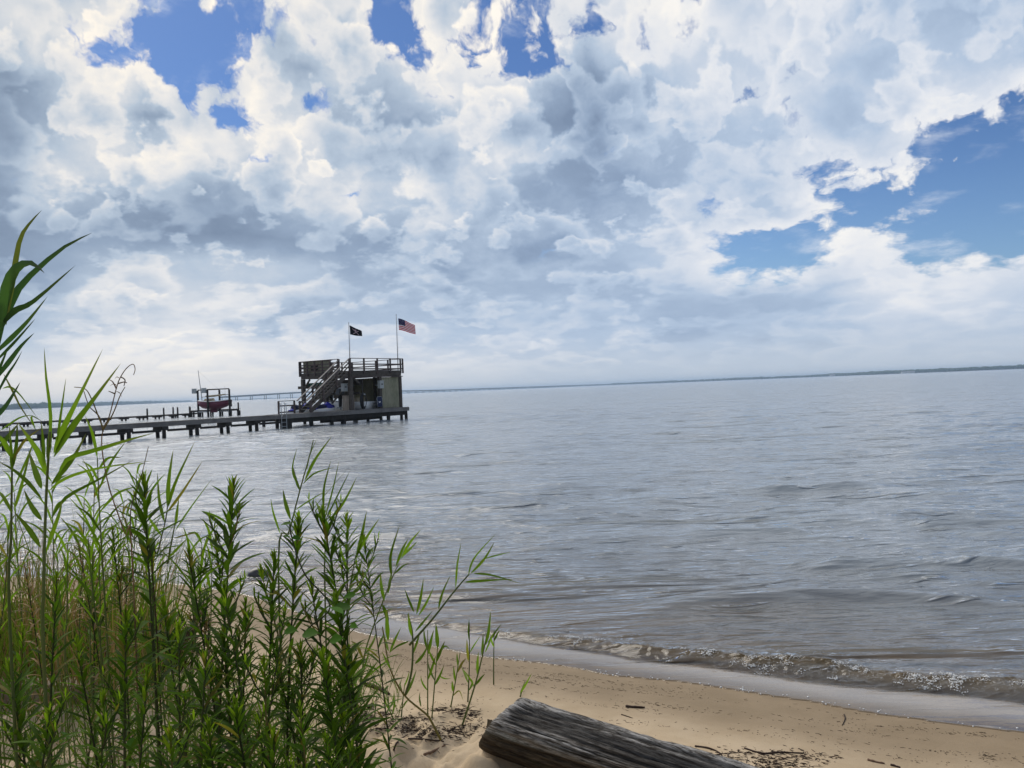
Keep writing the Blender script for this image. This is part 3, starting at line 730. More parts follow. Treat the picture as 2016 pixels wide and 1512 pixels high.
# walls below
part('front_panel', house, ho, M['board'], (27.75, HT1 - 0.24, HW0 + 0.06, HW0 + 0.10, DZ + 0.02, UF - 0.53))
part('back_panel', house, ho, M['board'], (25.6, 27.1, HW1 - 0.26, HW1 - 0.22, DZ + 0.9, UF - 0.75))
part('back_panel', house, ho, M['tanboard'], (27.45, HT1 - 0.24, HW1 - 0.26, HW1 - 0.22, DZ + 0.9, UF - 0.75))
part('end_panel', house, ho, M['board'], (HT1 - 0.13, HT1 - 0.09, HW0 + 0.24, HW1 - 0.24, DZ + 0.02, UF - 0.5))
part('inner_header', house, ho, M['timber'], (24.6, 27.6, 2.6, 2.75, UF - 1.05, UF - 0.62))
part('wall_post', house, ho, M['pile'], (27.1, 27.4, HW1 - 0.24, HW1 - 0.20, DZ, UF - 0.7))
# knee braces and the boat lift beams
lbeam('knee_brace', house, ho, M['timber'], (HT0 + 0.05, HW1 - 0.3, UF - 1.15), (HT0 + 0.05, HW1 - 0.95, UF - 0.5), 0.1, 0.12)
lbeam('knee_brace', house, ho, M['timber'], (HT0 + 0.3, HW0 + 0.08, UF - 0.5), (HT0 + 1.0, HW0 + 0.12, UF - 0.95), 0.1, 0.12)
lbeam('knee_brace', house, ho, M['timber'], (HT1 - 0.3, HW0 + 0.2, UF - 1.0), (HT1 - 0.9, HW0 + 0.2, UF - 0.5), 0.1, 0.12)
lbeam('lift_beam', house, ho, M['timber'], (HT0 + 0.35, HW1 + 0.75, 2.86), (HT0 + 0.35, 1.6, 2.86), 0.16, 0.22)
lbeam('lift_beam', house, ho, M['timber'], (HT0 + 1.6, HW1 + 0.2, 2.25), (HT0 + 1.6, 1.2, 2.25), 0.14, 0.2)
lbeam('cross_brace', house, ho, M['timber'], (HT0 + 0.1, 5.6, 1.2), (HT0 + 0.1, 3.5, 2.7), 0.07, 0.14)
lbeam('cross_brace', house, ho, M['timber'], (HT0 + 0.16, 3.2, 1.2), (HT0 + 0.16, 1.4, 2.6), 0.07, 0.14)
# railings round the sun deck
def railing(name, a, b, n_post, z0, hgt, skip_end=False, mids=(0.5,), mname='rail'):
    ro = ho; (ta, wa_), (tb, wb_) = a, b
    e = MB().beam(L(ta, wa_, z0 + hgt) - ro, L(tb, wb_, z0 + hgt) - ro, 0.14, 0.045).build(name, M[mname], house)
    for i in range(n_post):
        f = i / (n_post - 1); t = ta + (tb - ta) * f; w_ = wa_ + (wb_ - wa_) * f
        part('rail_post', e, ro, M['rail'], (t - 0.05, t + 0.05, w_ - 0.05, w_ + 0.05, z0 - 0.25, z0 + hgt - 0.025))
    for m_ in mids:
        MB().beam(L(ta, wa_, z0 + hgt * m_) - ro, L(tb, wb_, z0 + hgt * m_) - ro, 0.035, 0.09).build('mid_rail', M['rail'], e)
    return e
railing('front_railing', (HT0 - 0.05, HW0 - 0.09), (HT1 + 0.15, HW0 - 0.09), 5, UF + 0.0, 0.92, mids=(0.52, 0.13))
railing('end_railing', (HT1 + 0.09, HW0 + 0.1), (HT1 + 0.09, HW1 + 0.1), 5, UF, 0.90, mids=(0.52, 0.13))
railing('back_railing', (HT0 + 0.06, HW1 + 0.09), (HT1, HW1 + 0.09), 6, UF, 0.90, mids=(0.52, 0.13))
railing('stair_end_railing', (HT0 - 0.09, 1.66), (HT0 - 0.09, HW1 + 0.05), 6, UF, 0.92, mids=(0.66, 0.40, 0.14))
# cabinet of boards standing at the back corner of the sun deck
cb = part('deck_cabinet', house, ho, M['board'], (HT0 + 0.25, HT0 + 1.3, 4.0, HW1, UF + 0.01, UF + 0.92))
part('cabinet_lid', cb, ho, M['rail'], (HT0 + 0.18, HT0 + 1.4, 3.9, HW1 + 0.05, UF + 0.925, UF + 0.965))
part('cabinet_door', cb, ho, M['pile'], (HT0 + 0.22, HT0 + 0.246, 4.3, 5.1, UF + 0.12, UF + 0.62))
# staircase down towards the shore
SB, STOP = 20.5, HT0 - 0.02
st = lbeam('staircase', house, ho, M['timber'], (SB, 0.62, DZ + 0.03), (STOP, 0.62, UF - 0.16), 0.05, 0.30)
lbeam('stringer', st, ho, M['timber'], (SB, 1.62, DZ + 0.03), (STOP, 1.62, UF - 0.16), 0.05, 0.30)
NT_ = 13
for i in range(NT_):
    f = (i + 0.5) / NT_; t = SB + (STOP - SB) * f; z = DZ + 0.12 + (UF - DZ - 0.12) * f
    part('tread', st, ho, M['deck'], (t - 0.14, t + 0.14, 0.66, 1.58, z - 0.02, z + 0.02))
for w_ in (0.58, 1.66):
    hr = lbeam('handrail', st, ho, M['handrail'], (SB - 0.25, w_, DZ + 0.86), (STOP + 0.05, w_, UF + 0.90), 0.13, 0.05)
    for g_ in (0.33, 0.60):
        lbeam('mid_rail', hr, ho, M['timber'], (SB - 0.1, w_, DZ + g_), (STOP, w_, UF + g_), 0.035, 0.09)
    for f in (0.0, 0.32, 0.66, 1.0):
        t = SB + (STOP - SB) * f; z = DZ + (UF - DZ) * f
        part('newel_post', hr, ho, M['rail'], (t - 0.055, t + 0.055, w_ - 0.055 - 0.05 * (w_ < 1), w_ + 0.055 - 0.05 * (w_ < 1), (z - 0.25) if f else DZ, z + 0.86 + 0.05 * f))
# small railing at the head of the walkway
railing('landing_railing', (18.05, 0.95), (19.75, 1.35), 2, DZ + 0.24, 0.66, mids=(0.5, -0.18))
# swim ladder
ld = MB()
for dw in (0.0, 0.42):
    ld.tube([L(17.4 + dw, -0.12, -0.5) - ho, L(17.4 + dw, -0.12, DZ + 0.3) - ho, L(17.45 + dw, -0.05, DZ + 0.75) - ho, L(17.6 + dw, 0.25, DZ + 0.82) - ho, L(17.65 + dw, 0.4, DZ) - ho], 0.024, 6)
for z in (-0.1, 0.18, 0.46, 0.74): ld.tube([L(17.4, -0.12, z) - ho, L(17.82, -0.12, z) - ho], 0.02, 6)
ld.build('swim_ladder', M['steel'], house)

# lift motors, boxes and gear inside
def local_thing(name, t, w_, z, label, cat, group=None):
    o = thing(name, L(t, w_, z), label, cat, group); o.rotation_euler = (0, 0, math.atan2(A2.y, A2.x)); return o
def motor(t, w_, z, label):
    o = local_thing('lift_motor', t, w_, z, label, 'motor', 'boat lift motors')
    MB().box((-0.2, -0.14, 0.0), (0.2, 0.14, 0.55)).build('housing', M['grey'], o)
    MB().box((-0.22, -0.16, 0.551), (0.22, 0.16, 0.60)).build('cover', M['grey'], o)
    MB().box((-0.08, -0.155, 0.28), (0.10, -0.141, 0.36)).build('plate', M['black'], o)
    MB().tube([(0, 0.15, 0.25), (0, 0.6, 0.25)], 0.035, 8).build('drive_shaft', M['steel'], o)
motor(27.35, 0.28, 2.55, 'grey boat lift motor box on the front post beside the green panel')
motor(24.55, 1.35, 2.42, 'grey boat lift motor box behind the head of the stairs')
o = local_thing('outboard_motor', 24.75, 2.1, 1.6, 'black outboard engine hung on a stand behind the staircase', 'outboard')
bm = MB(); bm.prism([(-0.25, -0.2, 0.6), (0.3, -0.2, 0.6), (0.3, 0.2, 0.6), (-0.25, 0.2, 0.6)], [(-0.16, -0.15, 1.05), (0.36, -0.15, 1.0), (0.36, 0.15, 1.0), (-0.16, 0.15, 1.05)])
bm.build('cowling', M['black'], o)
MB().prism([(-0.06, -0.06, -0.35), (0.12, -0.06, -0.35), (0.12, 0.06, -0.35), (-0.06, 0.06, -0.35)], [(-0.1, -0.09, 0.6), (0.2, -0.09, 0.6), (0.2, 0.09, 0.6), (-0.1, 0.09, 0.6)]).build('leg', M['black'], o)
MB().box((-0.04, -0.3, -0.42), (0.1, 0.3, -0.36)).build('stand', M['steel'], o)
MB().tube([(0.05, 0, -0.6), (0.05, 0, -0.36)], 0.05).build('stand_post', M['steel'], o)
o = local_thing('tan_cabinet', 25.05, 1.5, DZ, 'tan upright wooden locker standing behind the blue watercraft', 'locker')
MB().box((-0.38, -0.25, 0.0), (0.38, 0.25, 1.12)).build('carcass', M['tanboard'], o)
MB().box((-0.36, -0.28, 0.04), (-0.01, -0.252, 1.08)).build('door', M['tanboard'], o)
MB().box((0.01, -0.28, 0.04), (0.36, -0.252, 1.08)).build('door', M['tanboard'], o)
MB().box((-0.42, -0.29, 1.121), (0.42, 0.29, 1.16)).build('top', M['timber'], o)
o = local_thing('coiled_hose', 25.75, 0.55, DZ + 0.1, 'dark coiled hose hanging on a post beside the white boat', 'hose')
hz_ = MB()
for k in range(5):
    rr = 0.30 + 0.03 * k; hz_.tube([(rr * math.cos(a) * 0.8, 0.03 * k - 0.05, 0.55 + rr * 1.5 * math.sin(a)) for a in np.linspace(0, 6.2, 18)], 0.022, 6)
hz_.build('hose_loops', M['black'], o, True)
MB().box((-0.05, 0.06, 0.0), (0.05, 0.12, 2.2)).build('hose_post', M['pile'], o)
MB().box((-0.06, -0.14, 1.02), (0.06, 0.055, 1.09)).build('hook', M['steel'], o)
o = local_thing('green_cover', HT0 + 0.35, 4.6, 2.97, 'dark green folded cover lying on the upper lift beam', 'cover')
MB().prism([(-0.2, -1.0, 0), (0.2, -1.0, 0), (0.2, 1.0, 0), (-0.2, 1.0, 0)], [(-0.14, -0.9, 0.2), (0.14, -0.9, 0.17), (0.14, 0.9, 0.22), (-0.14, 0.9, 0.2)]).build('folded_sheet', M['green'], o)
MB().box((-0.205, -0.06, -0.005), (0.205, 0.06, 0.225)).build('strap', M['black'], o)

# personal watercraft
def hull_loft(secs, mats, name, parent, smooth=True):
    """secs: list of rings (lists of points) along the length"""
    n_ = len(secs[0]); V = [p for s_ in secs for p in s_]
    F = [(i * n_ + j, i * n_ + (j + 1) % n_, (i + 1) * n_ + (j + 1) % n_, (i + 1) * n_ + j) for i in range(len(secs) - 1) for j in range(n_)]
    F += [tuple(range(n_))[::-1], tuple(range((len(secs) - 1) * n_, len(secs) * n_))]
    return MB().raw(V, F).build(name, mats, parent, smooth)
def watercraft(t, w_, z, rz, label):
    o = local_thing('personal_watercraft', t, w_, z, label, 'watercraft', 'blue personal watercraft in the boathouse'); o.rotation_euler.z += rz
    def ring(x, hw, zt, zk, zb): return [(x, -hw, zt), (x, -hw * 0.95, zk), (x, 0, zb), (x, hw * 0.95, zk), (x, hw, zt), (x, hw * 0.6, zt + 0.05), (x, 0, zt + 0.08), (x, -hw * 0.6, zt + 0.05)]
    hull_loft([ring(-1.35, 0.42, 0.42, 0.2, 0.08), ring(-0.6, 0.52, 0.44, 0.18, 0.0), ring(0.3, 0.52, 0.46, 0.18, 0.0), ring(0.95, 0.38, 0.52, 0.28, 0.1), ring(1.4, 0.10, 0.6, 0.46, 0.34)], M['white'], 'hull', o)
    def top(x, hw, z0, z1): return [(x, -hw, z0), (x, -hw * 0.7, z0 + (z1 - z0) * 0.7), (x, 0, z1), (x, hw * 0.7, z0 + (z1 - z0) * 0.7), (x, hw, z0)]
    hull_loft([top(1.36, 0.09, 0.58, 0.66), top(0.95, 0.36, 0.52, 0.80), top(0.45, 0.42, 0.47, 0.98), top(0.12, 0.36, 0.46, 0.86)], M['blue'], 'bonnet', o)
    hull_loft([top(0.1, 0.22, 0.48, 0.80), top(-0.3, 0.24, 0.48, 0.80), top(-0.8, 0.25, 0.48, 0.90), top(-1.15, 0.22, 0.46, 0.86)], M['navy'], 'seat', o)
    hull_loft([top(-1.16, 0.32, 0.44, 0.62), top(-1.38, 0.28, 0.42, 0.55)], M['blue'], 'stern_deck', o)
    MB().tube([(0.12, -0.36, 1.0), (0.2, 0, 1.03), (0.12, 0.36, 1.0)], 0.025, 8).build('handlebar', M['black'], o)
    for s_ in (-1, 1):
        MB().raw([(1.1, s_ * 0.33, 0.66), (0.4, s_ * 0.40, 0.78), (0.4, s_ * 0.37, 0.85), (1.1, s_ * 0.29, 0.72)], [(0, 1, 2, 3)]).build('stripe', M['white'], o)
    MB().box((-1.1, -0.45, -0.14), (1.0, -0.25, 0.10)).build('bunk', M['pile'], o)
    MB().box((-1.1, 0.25, -0.14), (1.0, 0.45, 0.10)).build('bunk', M['pile'], o)
watercraft(23.3, 2.3, DZ - 0.28, 0.25, 'blue and white personal watercraft nearest the tan locker')
watercraft(21.7, 2.9, DZ - 0.28, 0.3, 'blue and white personal watercraft partly hidden behind the stairs')
# white motorboat on the lift
o = local_thing('white_motorboat', 26.7, 3.4, 0.75, 'white open motorboat hanging in the boathouse lift', 'motorboat')
def ring(x, hw, zt, zk, zb): return [(x, -hw, zt), (x, -hw * 0.9, zk), (x, 0, zb), (x, hw * 0.9, zk), (x, hw, zt), (x, hw * 0.9, zt + 0.04), (x, 0, zt + 0.03), (x, -hw * 0.9, zt + 0.04)]
def turned(s_): return [[(-y, x, z) for x, y, z in q] for q in s_]
hull_loft(turned([ring(-2.4, 0.9, 0.78, 0.3, 0.12), ring(-0.8, 1.0, 0.80, 0.25, 0.0), ring(0.8, 0.95, 0.84, 0.3, 0.02), ring(1.8, 0.6, 0.92, 0.5, 0.2), ring(2.5, 0.08, 1.0, 0.85, 0.7)]), M['white'], 'hull', o)
MB().box((-0.3, -0.4, 0.84), (0.3, 0.2, 1.35)).build('console', M['navy'], o)
MB().box((-0.4, -1.6, 0.83), (0.4, -1.1, 1.15)).build('bench', M['tan'], o)
MB().tube([(-0.28, -0.1, 1.35), (-0.22, 0.1, 1.6), (0.22, 0.1, 1.6), (0.28, -0.1, 1.35)], 0.02, 6).build('windscreen_rail', M['steel'], o)
for y in (-1.4, 1.1): MB().box((-1.6, y - 0.1, -0.16), (1.6, y + 0.1, -0.002 if y < 0 else 0.02)).build('cradle_beam', M['steel'], o)
# navy chair on the walkway
o = local_thing('camp_chair', 27.25, 0.32, DZ, 'navy folding chair with a small white emblem on the walkway', 'chair')
MB().tube([(-0.27, 0, 0.0), (-0.29, 0.05, 0.8), (-0.2, 0.06, 0.92), (0.2, 0.06, 0.92), (0.29, 0.05, 0.8), (0.27, 0, 0.0)], 0.018, 8).build('frame', M['steel'], o, True)
MB().tube([(-0.27, 0.5, 0.0), (-0.27, 0.05, 0.42), (0.27, 0.05, 0.42), (0.27, 0.5, 0.0)], 0.016, 8).build('rear_frame', M['steel'], o, True)
ch = MB().box((-0.26, 0.045, 0.14), (0.26, 0.07, 0.90)).build('backrest', M['navy'], o)
MB().box((-0.26, 0.075, 0.40), (0.26, 0.46, 0.43)).build('seat', M['navy'], o)
MB().prism([(-0.10, 0.040, 0.50), (0.0, 0.040, 0.44), (0.10, 0.040, 0.50), (0.10, 0.040, 0.56), (0.0, 0.040, 0.53), (-0.10, 0.040, 0.56)],
           [(-0.10, 0.044, 0.50), (0.0, 0.044, 0.44), (0.10, 0.044, 0.50), (0.10, 0.044, 0.56), (0.0, 0.044, 0.53), (-0.10, 0.044, 0.56)]).build('emblem', M['white'], ch)

# flags on their poles
def flagpole(px, pyt, pxb, D_, label):
    q = at_d(pxb, 725, D_); b = Vector((q.x, q.y, UF)); ztop = at_d(px, pyt, b.y).z
    tp = at_d(px, pyt, b.y); o = thing('flagpole', b, label, 'flagpole', 'flagpoles on the sun deck')
    top = Vector((tp.x, tp.y, ztop)) - b
    MB().tube([(0, 0, 0), top], [0.035, 0.022], 8).build('pole', M['pole'], o, True)
    MB().tube([top, top + Vector((0, 0, 0.05))], [0.04, 0.02], 8).build('finial', M['pole'], o)
    MB().tube([Vector((0.09, -0.03, 0.3)), top * 0.92 + Vector((0.09, -0.03, 0))], 0.006, 4).build('halyard', M['flagwhite'], o)
    return b, top
def wave_flag(hoist_top, hoist_bot, fly, drop_t, drop_b, amp, k, seed):
    """returns f(u, v): u along the fly, v down the hoist"""
    ht, hb = Vector(hoist_top), Vector(hoist_bot); fl = Vector(fly); nrm = fl.cross(Vector((0, 0, 1))).normalized()
    def f(u, v):
        base = ht.lerp(hb, v); p = base + fl * u
        p.z -= (drop_t * (1 - v) + drop_b * v) * (u ** 1.25) - 0.02 * math.sin(6 * u + seed)
        return p + nrm * (amp * u ** 0.6 * math.sin(k * u * 6.28 + 1.2 * v + seed))
    return f
def flag_quads(mb, f, u0, u1, v0, v1, nu, nv, mi):
    V = [f(u0 + (u1 - u0) * i / nu, v0 + (v1 - v0) * j / nv) for j in range(nv + 1) for i in range(nu + 1)]
    F = [(j * (nu + 1) + i, j * (nu + 1) + i + 1, (j + 1) * (nu + 1) + i + 1, (j + 1) * (nu + 1) + i) for j in range(nv) for i in range(nu)]
    mb.raw(V, F, mi)
def decal(f, poly, eps):
    """small printed shape laid on the cloth, both sides"""
    out = MB()
    for sg in (1, -1):
        V = []
        for (u_, v_) in poly:
            p = f(u_, v_); du = f(u_ + 0.01, v_) - p; dv = f(u_, v_ + 0.01) - p; V.append(p + du.cross(dv).normalized() * eps * sg)
        F = [tuple(range(len(V)))] if sg > 0 else [tuple(range(len(V)))[::-1]]
        out.raw(V, F)
    return out
def seg(u0, v0, u1, v1, wd, asp):
    d_ = Vector((u1 - u0, (v1 - v0) / asp)); d_.normalize(); px_, py_ = -d_.y * wd, d_.x * wd * asp
    return [(u0 + px_, v0 + py_), (u1 + px_, v1 + py_), (u1 - px_, v1 - py_), (u0 - px_, v0 - py_)]
b, top = flagpole(780, 620, 783.6, 66.6, 'slim metal flagpole carrying the striped flag')
d0 = b + top; gp = lambda px, py, D_: at_d(px, py, D_)
hT = gp(784, 627, d0.y); hB = gp(785.5, 650, d0.y); fT = gp(817, 640, d0.y + 0.35)
fl = Vector((fT.x - hT.x, fT.y - hT.y, 0)); f = wave_flag(hT, hB, fl, hT.z - fT.z, 0.36, 0.07, 0.9, 0.4)
fo_ = thing('striped_flag', hT, 'red and white striped flag with starred blue corner flying from the right pole', 'flag', 'flags over the boathouse')
fw = lambda u_, v_: f(u_, v_) - hT
for k in range(13):
    mb = MB(); v0, v1 = k / 13, (k + 1) / 13
    flag_quads(mb, fw, 0.4 if k < 7 else 0.0, 1.0, v0, v1, 14 if k < 7 else 22, 1, 0)
    mb.build('stripe', M['flagred'] if k % 2 == 0 else M['flagwhite'], fo_, True)
mb = MB(); flag_quads(mb, fw, 0, 0.4, 0, 7 / 13, 8, 8, 0); canton = mb.build('canton', M['flagblue'], fo_, True)
for i in range(9):
    for j in range(6 if i % 2 == 0 else 5):
        cu = 0.4 * ((2 * j + 1 + (i % 2)) / 12); cv = 7 / 13 * (i + 1) / 10
        star = [(cu + (0.011 if q % 2 == 0 else 0.0045) * math.sin(q * math.pi / 5), cv - 1.6 * (0.011 if q % 2 == 0 else 0.0045) * math.cos(q * math.pi / 5)) for q in range(10)]
        decal(fw, star, 0.004).build('star', M['flagwhite'], canton)
b, top = flagpole(686.5, 636, 689, 64.8, 'slim metal flagpole carrying the black flag')
d0 = b + top; hT = gp(688, 641, d0.y); hB = gp(689.5, 659, d0.y); fT = gp(712, 652, d0.y + 0.3)
fl = Vector((fT.x - hT.x, fT.y - hT.y, 0)); f2 = wave_flag(hT, hB, fl, hT.z - fT.z, 0.16, 0.05, 0.9, 1.9)
fo2 = thing('black_flag', hT, 'black flag with crossed pale bones flying from the left pole', 'flag', 'flags over the boathouse')
fw2 = lambda u_, v_: f2(u_, v_) - hT
mb = MB(); flag_quads(mb, fw2, 0, 1, 0, 1, 22, 12, 0); cl_ = mb.build('cloth', M['flagblack'], fo2, True)
for sg in (seg(0.22, 0.25, 0.72, 0.85, 0.028, 1.4), seg(0.72, 0.28, 0.26, 0.85, 0.028, 1.4)): decal(fw2, sg, 0.006).build('bone', M['flagpink'], cl_)
decal(fw2, [(0.47 + 0.085 * math.sin(a), 0.36 - 0.15 * math.cos(a)) for a in np.linspace(0, 2 * math.pi, 12, endpoint=False)], 0.010).build('skull', M['flagpink'], cl_)

# ------------------------------------------------------------------ far low pier with the sailboat lift
q0 = on_z(40, 841, 0); q1 = on_z(347, 823, 0); a3 = (q1 - q0); a3.z = 0; LEN3 = a3.length; a3.normalize(); b3_ = Vector((-a3.y, a3.x, 0))
def Lf(t, w_, z): return q0 + a3 * t + b3_ * w_ + Vector((0, 0, z - q0.z))
def fbox(mb, t0, t1, w0, w1, z0, z1, o, mi=0):
    b = [Lf(t0, w0, z0) - o, Lf(t1, w0, z0) - o, Lf(t1, w1, z0) - o, Lf(t0, w1, z0) - o]
    return mb.prism(b, [p + Vector((0, 0, z1 - z0)) for p in b], mi)
fo3 = Lf(0, 0, 0)
fp = thing('low_wooden_pier', fo3, 'low thin wooden pier farther out leading to the sailboat lift', 'pier')
TE = LEN3 + 4.0
mb = MB(); t = -10.0
while t < TE: fbox(mb, t, t + 0.145, 0, 1.1, 0.50, 0.55, fo3); t += 0.16
d = mb.build('decking', M['deck'], fp); d['kind'] = 'stuff'
fbox(MB(), -10, TE, 0.0, 0.06, 0.34, 0.495, fo3).build('fascia_board', M['timber'], fp)
fbox(MB(), -10, TE, 1.04, 1.1, 0.34, 0.495, fo3).build('fascia_board', M['timber'], fp)
fm_ = MB().tube([(0, 0, -1.2), (0, 0, 0.30)], 0.12, 8).mesh('pile', M['pile'], True)
tm_ = MB().tube([(0, 0, -1.2), (0, 0, 1.45)], [0.13, 0.11], 8).mesh('mooring_post', M['pile'], True)
def t_of(px):                                   # pier parameter whose base shows at column px
    best = min(np.arange(-14, 40, 0.05), key=lambda tt: abs(_prj(Lf(tt, 0.2, 0))[0] - px)); return float(best)
def _prj(p):
    v_ = Vector(p) - CAM; ww = v_.dot(Fv); return PW / 2 + FPX * v_.dot(Rv) / ww, PH / 2 - FPX * v_.dot(Uv) / ww
for px in (14, 54, 94, 134, 175, 212, 247, 282, 313, 345, 372):
    t = t_of(px)
    for w_ in (0.15, 0.95): link('pile', fm_, None, fp, Lf(t, w_, 0) - fo3)
    fbox(MB(), t - 0.35, t + 0.35, -0.05, 1.15, 0.20, 0.335, fo3).build('pile_cap', M['pile'], fp)
for px, w_ in ((287, -0.2), (319, -0.2), (346.5, -0.2), (351.5, 1.3), (371, -0.2), (384, 1.3)):
    link('mooring_post', tm_, None, fp, Lf(t_of(px), w_, 0) - fo3)
# cross walk at its end and the lift frame
CT = at_d(372, 806, 112); CE = at_d(469, 803, 112)
CT.z = 0; CE.z = 0; ax = (CE - CT).normalized(); ay = Vector((-ax.y, ax.x, 0)); LX = (CE - CT).length
def Lx(x, y, z): return CT + ax * x + ay * y + Vector((0, 0, z))
mb = MB(); x = 0
while x < LX: mb.prism([Lx(x, 0, .86) - fo3, Lx(x + .145, 0, .86) - fo3, Lx(x + .145, .9, .86) - fo3, Lx(x, .9, .86) - fo3], [Lx(x, 0, .92) - fo3, Lx(x + .145, 0, .92) - fo3, Lx(x + .145, .9, .92) - fo3, Lx(x, .9, .92) - fo3]); x += 0.16
d = mb.build('cross_decking', M['deck'], fp); d['kind'] = 'stuff'
MB().beam(Lx(0, 0, .76) - fo3, Lx(LX, 0, .76) - fo3, 0.06, 0.2).build('cross_fascia', M['timber'], fp)
for x in (0.3, 1.5, 2.9, 4.2, 5.4, LX - 0.1):
    for y in (0.1, 0.85): link('pile', fm_, None, fp, Lx(x, y, 0.3) - fo3, None, (1, 1, 1.25))
link('mooring_post', tm_, None, fp, Lx(LX + 0.05, -0.1, 0.3) - fo3)
lo = Lx(0.9 + 1.5, -1.3, 0)
lift = thing('boat_lift', lo, 'four post timber boat lift frame holding the maroon sailboat', 'boat lift')
def px_x(px, y):  # cross-walk x whose point shows at column px
    return float(min(np.arange(-1, 8, 0.02), key=lambda xx: abs(_prj(Lx(xx, y, 2))[0] - px)))
posts = [(390, -0.35), (409, -2.6), (432.5, -0.35), (452, -2.6)]
for px, y in posts:
    x = px_x(px, y); p = Lx(x, y, 0) - lo
    MB().tube([p + Vector((0, 0, -1.2)), p + Vector((0, 0, 3.55))], [0.15, 0.13], 9).build('post', M['pile'], lift, True)
P_ = [Lx(px_x(px, y), y, 3.62) - lo for px, y in posts]
for i, j in ((0, 2), (1, 3)): MB().beam(P_[i], P_[j], 0.12, 0.14).build('top_beam', M['timber'], lift)
for i, j in ((0, 1), (2, 3)): MB().beam(P_[i] + Vector((0, 0, -2.95)), P_[j] + Vector((0, 0, -2.95)), 0.14, 0.16).build('cradle_beam', M['steel'], lift)
for i in (0, 1):
    bx = thing('lift_motor_box', P_[i] + lo + Vector((-0.42, -0.1, -0.45)), 'pale grey motor box on the %s post of the sailboat lift' % ('far left' if i == 0 else 'near left'), 'motor', 'motors on the sailboat lift')
    MB().box((-0.26, -0.2, 0), (0.26, 0.2, 0.62)).build('housing', M['grey'], bx); MB().box((-0.29, -0.23, 0.621), (0.29, 0.23, 0.68)).build('cover', M['white'], bx)
    MB().box((0.261, -0.05, 0.3), (0.33, 0.05, 0.4)).build('bracket', M['steel'], bx)
# sailboat
bl = Lx(px_x(389, -1.5), -1.5, 0); br = Lx(px_x(454, -1.5), -1.5, 0); bx_ = (br - bl).normalized(); BL = (br - bl).length
so_ = bl.lerp(br, 0.5); so_.z = 0.9
sb = thing('sailboat', so_, 'small maroon sailboat with bare mast raised on the lift', 'sailboat'); sb.rotation_euler = (0, 0, math.atan2(bx_.y, bx_.x))
hl = BL / 2
def ring(x, hw, zt, zk, zb): return [(x, -hw, zt), (x, -hw * 0.85, zk), (x, 0, zb), (x, hw * 0.85, zk), (x, hw, zt), (x, hw * 0.7, zt + 0.01), (x, 0, zt + 0.012), (x, -hw * 0.7, zt + 0.01)]
hull_loft([ring(-hl, 0.10, 1.25, 1.0, 0.75), ring(-hl * 0.7, 0.62, 1.14, 0.6, 0.25), ring(-hl * 0.2, 0.95, 1.06, 0.42, 0.02), ring(hl * 0.35, 0.95, 1.08, 0.46, 0.05), ring(hl * 0.8, 0.78, 1.16, 0.7, 0.38), ring(hl, 0.66, 1.22, 0.9, 0.75)], M['maroon'], 'hull', sb)
hull_loft([[(x, -hw, z), (x, hw, z), (x, hw * 0.9, z + 0.09), (x, -hw * 0.9, z + 0.09)] for x, hw, z in ((-hl * 0.98, 0.10, 1.265), (-hl * 0.7, 0.60, 1.155), (-hl * 0.2, 0.93, 1.078), (hl * 0.35, 0.93, 1.098), (hl * 0.98, 0.64, 1.238))], M['white'], 'deck', sb)
hull_loft([[(x, -0.34 * k, 1.16), (x, 0.34 * k, 1.16), (x, 0.26 * k, 1.16 + hh), (x, -0.26 * k, 1.16 + hh)] for x, k, hh in ((-hl * 0.62, 0.8, 0.1), (-hl * 0.5, 1.2, 0.36), (-hl * 0.05, 1.35, 0.4), (0, 1.3, 0.12))], M['tan'], 'cabin', sb)
tm = at_d(393, 729, so_.y + 0.3); mh = tm.z - so_.z
MB().tube([(-hl * 0.72, 0, 1.15), (-hl * 0.90, 0, mh)], [0.055, 0.035], 8).build('mast', M['pole'], sb, True)
MB().tube([(-hl * 0.72, 0, 1.75), (hl * 0.9, 0.1, 2.0)], 0.04, 8).build('boom', M['pole'], sb, True)
MB().tube([(-hl * 0.5, 0, 1.82), (0, 0.05, 1.86), (hl * 0.7, 0.09, 2.0)], [0.11, 0.14, 0.07], 8).build('furled_sail', M['tan'], sb, True)
MB().tube([(hl * 0.99, 0, 1.25), (-hl * 0.88, 0, mh * 0.97)], 0.008, 4).build('backstay', M['steel'], sb)
MB().tube([(hl * 0.62, 0.5, 1.2), (hl * 0.60, 0.5, 3.2)], 0.012, 5).build('antenna', M['steel'], sb)
MB().box((-0.5, -0.04, -0.35), (0.4, 0.04, 0.05)).build('keel', M['maroon'], sb)
MB().prism([(hl * 0.97, -0.03, 0.35), (hl * 1.08, -0.03, 0.35), (hl * 1.08, 0.03, 0.35), (hl * 0.97, 0.03, 0.35)], [(hl * 1.0, -0.03, 1.3), (hl * 1.06, -0.03, 1.3), (hl * 1.06, 0.03, 1.3), (hl * 1.0, 0.03, 1.3)]).build('rudder', M['timber'], sb)

